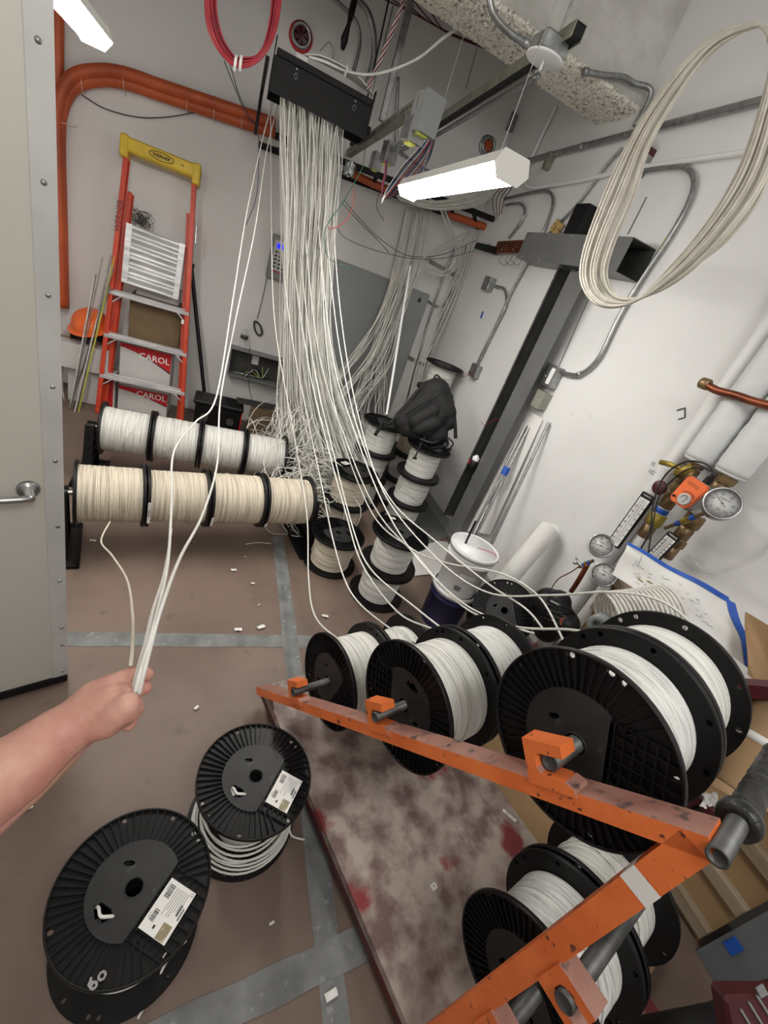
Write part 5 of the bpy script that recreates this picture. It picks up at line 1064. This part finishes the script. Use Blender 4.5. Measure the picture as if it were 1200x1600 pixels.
# thin rods leaning at far left
g = random.Random(41); G_ = 'thin rods leaning at the far left'
for k in range(9):
    x0, y0 = 150+g.uniform(-5, 35), 388+g.uniform(0, 60); x1, y1 = 104+g.uniform(0, 20), 640+g.uniform(0, 25)
    ms = (GALV, GCAB, mat('lime_rod', (186, 186, 80), .5), EMT)[k % 4]; solo('thin_rod', MB().cyl(at(x0, y0, Y=3.88), at(x1, y1, Y=3.7+.01*k), .0035+.001*(k % 3), 6), ms, ('pale metal', 'off-white', 'lime coloured', 'dull grey')[k % 4]+(' rod reaching highest of' if k < 4 else ' rod standing in the middle of' if k < 8 else ' rod standing lowest of')+' those leaning at the far left corner', 'rod', G_)
lo_ = thing('cable_coil', 'small grey white cable coil hanging at the far left edge by the door', 'cable coil', at(108, 600, Y=3.9))
for k in range(8): part('cable', MB().tube([at(106+12*math.cos(a_)+k*.5, 585+45*math.sin(a_)+k, Y=3.9+.01*k) for a_ in [2*PI*i/22 for i in range(22)]], .003, 5, True), GCAB, lo_)
# black equipment box behind the back row, with things
p = at(340, 650, Y=3.7); t = thing('equipment_box', 'black battery like equipment box behind the third back row reel', 'box', (p.x, 3.75, 0)); part('case', MB().box((p.x, 3.78, .15), (.36, .22, .30), bev=.01), BLACK, t); part('lid', MB().box((p.x, 3.78, .31), (.39, .25, .03), bev=.008), BLACK, t)
for s in (-1, 1): part('terminal', MB().cyl((p.x+s*.1, 3.66, .2), (p.x+s*.1, 3.64, .2), .03, 16), GREYD, t)
part('red_strip', MB().box((p.x+.185, 3.70, .15), (.01, .05, .28)), REDP, t)
carton(.47, 3.85, 0, .3, .22, .16, .1, CARDD, 'flat brown cardboard carton right of the black equipment box')
solo('metal_sheet', MB().box((0, 0, 0), (.34, .14, .006), M4.Translation((.36, 3.85, .34)) @ rotz(.1)), GREYD, 'dark metal sheet lying across the clutter near the recessed box', 'sheet', base=None)
carton(.42, 3.82, .162, .22, .18, .17, -.1, CARDD, 'open brown carton under the dark metal sheet')
# ================================================================ white pole, backpack
solo('white_pole', MB().cyl(at(641, 416, Y=3.72), at(604, 648, Y=3.02), .009, 12), PVC, 'long white pole leaning out of the reel stack in front of the grey panel', 'pole')
bp = thing('backpack', 'black nylon backpack slumped on top of the reel stack', 'backpack', V((1.50, 2.8, .71)))
import bmesh
def blob(name, caps, ms, parent, vox=.006, sm=8, label=None, subs=1):
    """one continuous surface: tapered capsules fused by a voxel remesh"""
    mb = MB()
    for (a_, ra_, b_, rb_) in caps:
        a_, b_ = V(a_), V(b_); d = b_-a_; L_ = max(d.length, 1e-5); T = frame(a_, d if d.length > 1e-6 else V((0, 0, 1))); pr = []
        for k in range(7): q = -PI/2+PI/2*k/6; pr.append((max(ra_*math.cos(q), 1e-5), ra_*math.sin(q)))
        for k in range(7): q = PI/2*k/6; pr.append((max(rb_*math.cos(q), 1e-5), L_+rb_*math.sin(q)))
        mb.lathe(pr, 20, T)
    o = link(name, mb.mesh(name, ms, wloc(parent) if parent else (0, 0, 0)), parent)
    r = o.modifiers.new('r', 'REMESH'); r.mode = 'VOXEL'; r.voxel_size = vox; r.use_smooth_shade = True
    s = o.modifiers.new('s', 'SMOOTH'); s.iterations = sm; s.factor = .5
    if label: o['label'] = label
    return o
c = at(664, 640, T=dep((1.5, 2.75, .85))); R_ = rt; U_ = up
def bk(dx, dy, dd=0): return at(664+dx, 640+dy, T=dep(c)+dd)
blob('bag_body', [(bk(-32, 18), .085, bk(18, -28), .10), (bk(10, -25), .10, bk(30, 5), .09), (bk(-28, 28), .07, bk(18, 40), .085), (bk(20, 10, -.06), .07, bk(0, 30, -.06), .07), (bk(26, -30), .06, bk(36, 20), .06)], CLOTH, bp, .009, 5)
blob('front_pocket', [(bk(-14, 18, -.11), .05, bk(12, 2, -.12), .05), (bk(-10, 30, -.1), .045, bk(14, 22, -.11), .05)], CLOTH, bp, .007, 4)
part('zip', MB().tube(spl([bk(-30, 8, -.10), bk(-5, -8, -.16), bk(20, -20, -.14)], 6), .004, 6), BLKM, bp)
part('shoulder_strap', MB().tube(spl([bk(14, -46, -.02), bk(-10, -30, -.06), bk(-34, 0, -.05), bk(-56, 22, -.04), bk(-64, 20, 0), bk(-78, 40, .05)], 6), .013, 8), CLOTH, bp); part('shoulder_strap', MB().tube(spl([bk(22, -46, -.03), bk(40, -20, -.02), bk(46, 12, -.03), bk(48, 45, 0)], 6), .013, 8), CLOTH, bp)
part('grab_loop', MB().tube(spl([bk(12, -44), bk(18, -54), bk(28, -44)], 6), .007, 6), CLOTH, bp)
for L_ in ([(0, 42, -.09), (-8, 58, -.1), (-16, 76, -.09)], [(30, 40, -.02), (44, 52, -.02), (38, 62, -.01)]): part('dangling_strap', MB().tube(spl([bk(*q) for q in L_], 5), .006, 6).box((0, 0, 0), (.03, .008, .014), frame(bk(*L_[-1]), ez)), CLOTH, bp)
part('drawstring_mass', MB().tube(spl([bk(-8, 46, -.1), bk(12, 52, -.11), bk(30, 44, -.08), bk(34, 56, -.06), bk(10, 60, -.08)], 6), .012, 7), BLACK, bp)
# ================================================================ buckets
def bucket(x, y, z0, h_, r0_, r1_, ms, lid, label, tilt=(0, 0, 1)):
    t = thing('paint_bucket', label, 'bucket', (x, y, z0)); T = frame((x, y, z0), tilt)
    part('pail', MB().lathe([(0, 0), (r0_, 0), (r0_, .006), (r1_*.97, h_*.78), (r1_*1.03, h_*.785), (r1_*1.03, h_*.80), (r1_*.98, h_*.81), (r1_*1.03, h_*.87), (r1_*1.03, h_*.89), (r1_, h_*.90), (r1_, h_)], 48, T), ms, t)
    if lid: part('lid', MB().lathe([(r1_*1.06, h_-.02), (r1_*1.07, h_+.004), (r1_*.99, h_+.006), (r1_*.97, h_-.004), (r1_*.5, h_-.006), (r1_*.3, h_-.003), (.02, h_-.003), (0, h_-.003)], 48, T), BUCK, t)
    return t, T
bc = at(700, 930, Z=.2); BX, BYy = at(690, 955, Z=.05).x, at(690, 955, Z=.05).y
b1, T = bucket(1.44, 1.67, 0.001, .27, .115, .13, NAVY, True, 'dark navy paint bucket under the white one')
b2, T = bucket(1.43, 1.66, .277, .28, .116, .132, BUCK, True, 'white lidded bucket stacked on top of the navy bucket')
part('red_hole', MB().lathe([(.012, .277), (0, .282)], 12, T @ M4.Translation((.02, .0, 0))), MAROON, b2)
part('red_string', cable([T @ V((.02, 0, .28)), T @ V((.06, -.03, .288)), T @ V((.10, -.06, .288)), T @ V((.125, -.08, .25))], .002, 5), PINKW, b2)
def curved(T, r, a0, a1, z0, z1, ms, nm, par): part(nm, MB().grid(lambda u, v: T @ V((r*math.cos(a0+(a1-a0)*u), r*math.sin(a0+(a1-a0)*u), z0+(z1-z0)*v)), 10, 2), ms, par)
curved(T, .1225, -2.3, -2.0, .05, .08, INKG, 'barcode', b2); curved(T, .127, -2.3, -1.6, .14, .165, mat('faint_print', (190, 190, 192), .5), 'print', b2)
solo('black_stick', MB().cyl(T @ V((-.05, .03, .28)), T @ V((-.04, .05, .42)), .006, 8), BLACK, 'thin black stick standing on the white bucket lid', 'stick')
# leaning EMT sticks, rolled paper
GE = 'metal conduit lengths leaning on the right wall'
for (xa, ya, xb, yb, X0, X1, lab) in ((822, 664, 735, 838, XR-.03, XR-.20, 'left leaning conduit length with blue tape'), (826, 668, 742, 840, XR-.02, XR-.19, 'second leaning conduit length beside the taped one'), (858, 660, 768, 850, XR-.02, XR-.16, 'single leaning conduit length on the clean part of the wall'), (790, 735, 740, 835, XR-.03, XR-.22, 'short leaning conduit length closest to the duct cover')):
    solo('conduit_length', MB().cyl(at(xa, ya, X=X0), at(xb, yb, X=X1), .010, 10), EMT, lab, 'conduit', GE)
solo('tape_piece', MB().cyl(at(793, 730, X=XR-.1), at(787, 742, X=XR-.11), .024, 10), BLUE, 'blue tape wrapped round the leaning conduit lengths', 'tape')
def roll(a_, b_, r, label):
    t = thing('paper_roll', label, 'paper', b_); T = frame(a_, b_-a_); L_ = (b_-a_).length; rg_ = random.Random(3)
    part('outer_sheet', MB().grid(lambda u, v: T @ V(((r+.004*math.sin(u*11))*math.cos(2*PI*u*1.12), (r+.004*math.sin(u*11)+.006*u)*math.sin(2*PI*u*1.12), L_*v+.012*math.sin(u*13)*(1-v))), 40, 8), PAPER, t)
    part('inner_sheet', MB().grid(lambda u, v: T @ V((r*.7*math.cos(5*u), r*.7*math.sin(5*u), .02+L_*v)), 24, 3), PAPER, t); return t
roll(at(862, 822, X=XR-.1), at(775, 925, X=XR-.24), .055, 'thick rolled white drawing leaning beside the white bucket')
t = thing('paper_sheet', 'long white paper sheet leaning behind the conduit lengths', 'paper', at(760, 840, X=XR-.05)); part('sheet', MB().slab(at(822, 650, X=XR-.012), at(848, 655, X=XR-.012), at(765, 835, X=XR-.05), at(730, 830, X=XR-.05), .002), PAPER, t)
# spray bottle in trough
p = at(741, 722, X=XR-.14); t = thing('spray_bottle', 'small black bottle with white cap perched in the wire trough', 'bottle', p-V((0, 0, .06))); part('bottle', MB().lathe([(0, -.06), (.03, -.06), (.034, -.05), (.034, 0), (.02, .015)], 18, M4.Translation(p)), BLACK, t); part('cap', MB().lathe([(.024, .012), (.026, .016), (.026, .04), (.014, .044), (.012, .055), (0, .056)], 18, M4.Translation(p)), PVC, t); part('trigger', MB().box((-.034, .01, -.01), (.014, .01, .03), M4.Translation(p), bev=.003), REDP, t)
solo('wire', cable(W([(752, 658), (758, 665), (772, 657), (790, 651)], XR-.1), .002, 5), REDC, 'thin red wire sticking out of the wire trough', 'wire')
# sheets on the floor by the wall
for (q, ms, lab) in ((((665, 778), (703, 838), (672, 850), (628, 800)), GREYM, 'dull metal plate lying on the floor between the stack and the wall'), (((640, 838), (700, 848), (700, 895), (648, 900)), WBOX, 'pale flat sheet lying on the floor left of the white bucket')):
    solo('flat_sheet', MB().slab(*[at(x, y, Z=.006) for x, y in q], -.004), ms, lab, 'sheet')
# baseboard strip on the right wall
bb = struct('baseboard_right', MB().box((XR-.006, 1.9, .05), (.012, 4.6, .1)), mat('grey_base', (150, 150, 148), .6))
# ---- black vacuum / tool between the buckets and gauges
p = V((1.66, 1.42, 0)); p = at(870, 960, X=1.62); t = thing('shop_vacuum', 'black ribbed power tool case sitting behind the middle cart reels', 'tool', (p.x, p.y, p.z-.15))
T = frame(p, (-.5, -.6, .6), (0, 0, 1)); blob('shell', [(p+V((0, -.06, 0)), .07, p+V((0, .07, 0)), .08), (p+V((0, 0, -.09)), .07, p+V((0, .03, .05)), .06)], BLACK, t, .008, 3)
part('badge', MB().box((.03, .045, .085), (.01, .05, .01), T, bev=.002), GREYP, t); 
for k in range(5): part('rib', MB().tube([T @ V((-.05+.02*k, .07*math.cos(a_), .02+.075*math.sin(a_))) for a_ in [PI*i/12 for i in range(13)]], .004, 5), BLACK, t)
fl_ = MB(); fc = T @ V((-.03, -.02, .095))
for k in range(10): a_ = 2*PI*k/10; fl_.cyl(fc, fc+(T.to_3x3() @ V((.022*math.cos(a_), .022*math.sin(a_), .002))), .003, 5)
part('orange_knob', fl_, ORC, t)
# coil of ribbed grey flex conduit in front of the sheet
p = at(985, 950, X=1.5); t = thing('conduit_coil', 'coiled ribbed grey white flexible tube behind the far cart reel', 'coil', p-V((0, 0, .1)))
for k in range(16): u = k/15; c_ = at(950+95*u, 965-10*u+0*k, T=1.22+.0*u); T = frame(c_, (at(1050, 950, T=1.22)-at(945, 965, T=1.22)), ez); part('turn', MB().tube([T @ V((.07*math.cos(a_), .07*math.sin(a_), 0)) for a_ in [2*PI*i/26 for i in range(26)]], .0045, 6, True), GCAB, t)
p = at(945, 972, T=1.2); t = thing('pipe_roll', 'small grey roll end with a hollow centre beside the ribbed coil', 'roll', p); part('ring', MB().lathe([(.012, 0), (.028, 0), (.028, .05), (.012, .05)], 20, frame(p, at(900, 990, T=1.1)-p), closed=True), GREYP, t)
# ribbed flange of another reel standing behind the cart
for (x, y, lab, X_) in ((790, 960, 'upright black reel leaning behind the middle cart reels', 1.5),):
    c_ = at(x-15, y+10, Z=.28); t = make_reel(HS, W_st[2], lab); place(t, c_-V((0, 0, .08))+V((.1, .1, 0)), V((-.45, -.5, .75)), (1, 0, 0))
# ================================================================ crates, cardboard, tool case at the lower right
XS = 1.86; pe = at(1111, 1457, X=XS); yE = pe.y; t = thing('plywood_crate_side', 'plywood sheet with pine battens leaning against the lower right wall', 'wood', (XS, yE+.5, 0))
part('plywood_sheet', MB().box((XS+.02, yE+.55, .42), (.012, 1.1, .84)), PLY, t)
for k, z in enumerate((.06, .25, .44, .63, .8)): part('batten', MB().box((XS, yE+.55, z), (.03, 1.1, .055), bev=.003), PINE, t)
yg = yE-.01; t = thing('grey_board', 'grey blue board standing against the wall at the bottom right', 'board', (1.84, yg-.35, 0)); part('sheet', MB().box((1.84, yg-.36, .36), (.02, .7, .72), bev=.003), TARP, t)
part('blue_tape_piece', MB().box((1.828, yg-.04, .16), (.002, .035, .06)), BLUE, t)
g = random.Random(51)
def crumple(fn, nu, nv, amp, seed):
    gg = random.Random(seed); return MB().grid(lambda u, v: fn(u, v)+V((gg.uniform(-amp, amp), gg.uniform(-amp, amp), gg.uniform(-amp, amp))), nu, nv, smooth=False)
def cardsheet(px4, Ts, label, seed, ms=CARD, fold=.03, name='cardboard_flap'):
    a_, b_, c_, d_ = [at(x, y, T=q) for (x, y), q in zip(px4, Ts)]; n = (b_-a_).cross(d_-a_).normalized()
    mb = MB(); f = lambda u, v: a_.lerp(b_, u).lerp(d_.lerp(c_, u), v)+n*(fold*math.sin(u*5+seed)*math.sin(v*4+seed)); gg = random.Random(seed)
    mb.grid(f, 12, 12, smooth=False); mb.grid(lambda u, v: f(1-u, v)+n*.004, 12, 12, smooth=False)
    t = solo(name, mb, ms, label, 'cardboard'); return t
cardsheet([(1168, 958), (1240, 1000), (1240, 1130), (1165, 1050)], [1.3, 1.25, 1.25, 1.3], 'brown cardboard flap standing right of the blue taped sheet', 1)
cardsheet([(1145, 1120), (1260, 1060), (1260, 1290), (1090, 1220)], [1.25, 1.2, 1.05, 1.15], 'torn brown cardboard sheet below the maroon rail', 2)
cardsheet([(1060, 1180), (1150, 1130), (1170, 1260), (1090, 1290)], [1.35, 1.35, 1.25, 1.25], 'flat brown cardboard piece behind the largest looking reel', 3)
# white taped cardboard tube
a_, b_ = at(1225, 1100, T=1.0), at(1150, 1235, T=.98); t = thing('cardboard_tube', 'crumpled cardboard roll with white tape at the right edge', 'cardboard', b_); part('roll', MB().tube(spl([a_, a_.lerp(b_, .5), b_], 8), .055, 14), CARD, t); part('white_tape', MB().tube([a_.lerp(b_, .42), a_.lerp(b_, .5)], .057, 14), PAPER, t)
solo('torn_paper', crumple(lambda u, v: at(1095+26*u, 1238+22*v, T=1.08), 7, 7, .006, 9), PAPER, 'crumpled white paper scrap beside the cart rail end', 'paper')
solo('wood_offcut', MB().slab(cw(.45, .72, .03), cw(1.3, .72, .03), cw(1.3, .95, .03), cw(.45, .95, .03), .006), PLY, 'flat plywood offcut on the floor past the cart deck', 'wood')
# tool case and dark bag bottom right
p = at(1176, 1582, T=.86); t = thing('tool_case', 'dark red tool case with pale strips at the bottom right corner', 'case', p-V((0, 0, .15))); T = frame(p, -fw+up*.3, rt) @ M4.Scale(.62, 4)
part('case_body', MB().box((.03, -.04, -.04), (.22, .16, .08), T, bev=.012), MAROON, t)
for k in range(3): part('pale_strip', MB().box((-.03+.035*k, -.03, .004), (.008, .12, .01), T @ rotz(.5), bev=.002), GREYP, t)
part('pale_patch', MB().box((.06, .035, .002), (.03, .03, .006), T @ rotz(.4), bev=.002), GREYP, t)
t = thing('dark_bag', 'black tool bag filling the dark corner under the grey board', 'bag', at(1080, 1590, T=.95)); blob('bag_body', [(at(1030, 1680, T=.98), .09, at(1200, 1640, T=1.05), .09), (at(1100, 1700, T=.9), .1, at(1250, 1620, T=.95), .09)], CLOTH, t, .01, 4)
# ================================================================ person's forearm and hand
TH = .6
def hp_(x, y, T=TH, r=20): return at(x, y, T=T), r*T/F_PX
pr_ = thing('person', 'bare left forearm reaching in from the frame edge, fist closed round the white cables', 'person', at(60, 1180, T=.58))
def cap(a_, b_): return (a_[0], a_[1], b_[0], b_[1])
A = hp_
chain = lambda L_: [cap(A(*L_[i]), A(*L_[i+1])) for i in range(len(L_)-1)]
caps = []
caps += chain([(-420, 1480, .36, 92), (-150, 1310, .44, 80), (-40, 1242, .5, 66), (30, 1198, .54, 54), (86, 1152, .575, 43), (122, 1128, .59, 38)])
caps += chain([(-150, 1350, .47, 70), (30, 1222, .56, 42), (92, 1172, .59, 32), (128, 1140, .6, 27)])
caps += chain([(122, 1128, .59, 38), (150, 1112, .6, 39), (176, 1104, .6, 37)])
caps += chain([(122, 1122, .6, 34), (152, 1094, .61, 32), (176, 1080, .615, 27)])
caps += chain([(140, 1136, .59, 24), (168, 1128, .585, 24), (188, 1110, .58, 23), (199, 1101, .578, 19)]); caps += chain([(160, 1110, .6, 32), (192, 1098, .6, 22)])        # thumb root to knuckle
caps += chain([(199, 1101, .578, 19), (203, 1112, .585, 16), (197, 1120, .6, 14)])                                  # thumb end, turned under
caps += chain([(168, 1080, .615, 22), (190, 1063, .62, 16), (206, 1055, .635, 13), (218, 1053, .652, 11.5), (229, 1054, .66, 11)])   # index over to the far side
caps += chain([(172, 1090, .63, 20), (196, 1080, .65, 14), (214, 1076, .662, 12), (226, 1075, .662, 11)])          # middle
caps += chain([(172, 1108, .63, 20), (196, 1104, .645, 15), (210, 1100, .64, 13), (212, 1108, .625, 12)])          # ring
caps += chain([(168, 1124, .62, 19), (188, 1124, .625, 15), (202, 1124, .62, 13), (200, 1132, .61, 11)])           # little
arm = blob('bare_arm', caps, SKIN, pr_, .0026, 9)
# ================================================================ litter on the floor
GL_ = 'small white cable scraps on the floor'
g = random.Random(61)
for (x, y, a_, L_, lab) in ((383, 870, .3, .012, 'thin white offcut at the right end under the front reel row'), (404, 850, .2, .16, 'long bent white offcut lying on the floor before the right stand'), (365, 891, 0, .03, 'small white label scrap near the floor tape'), (395, 912, 0, .02, 'tiny white label scrap right of the reel row shadow'), (405, 945, .9, .02, 'short white offcut slanting on the floor'), (408, 980, .4, .04, 'white paper chip with print near the tape crossing'), (372, 984, 0, .035, 'crumpled foil scrap left of the tape crossing'), (508, 963, -.3, .035, 'white label chip right of the tape crossing'), (465, 1028, .7, .02, 'short white offcut beside the cart foot'), (307, 1106, .8, .02, 'small curled white chip on the floor left of the flat reel'), (424, 1443, .3, .015, 'tiny pale crumb on the floor near the front reel'), (517, 1555, .2, .035, 'crumpled white scrap on the bottom tape strip'), (145, 845, 0, .03, 'dark small scrap under the front reel row'), (30, 1265, .5, .06, 'pale torn paper piece by the left frame edge')):
    p = at(x, y, Z=.006); T = M4.Translation(p) @ rotz(a_)
    if 'offcut' in lab: mb = MB().tube(spl([T @ V((-L_/2, 0, 0)), T @ V((0, L_*.08, .002)), T @ V((L_/2, 0, 0))], 5), .0025, 6); ms = WCAB; nm = 'cable_scrap'
    else: gg = random.Random(x); mb = MB().grid(lambda u, v: T @ V(((u-.5)*L_, (v-.5)*L_*.5, .002+gg.uniform(0, .004))), 5, 4, smooth=False); ms = PAPER; nm = 'paper_scrap'
    solo(nm, mb, ms, lab, 'scrap')
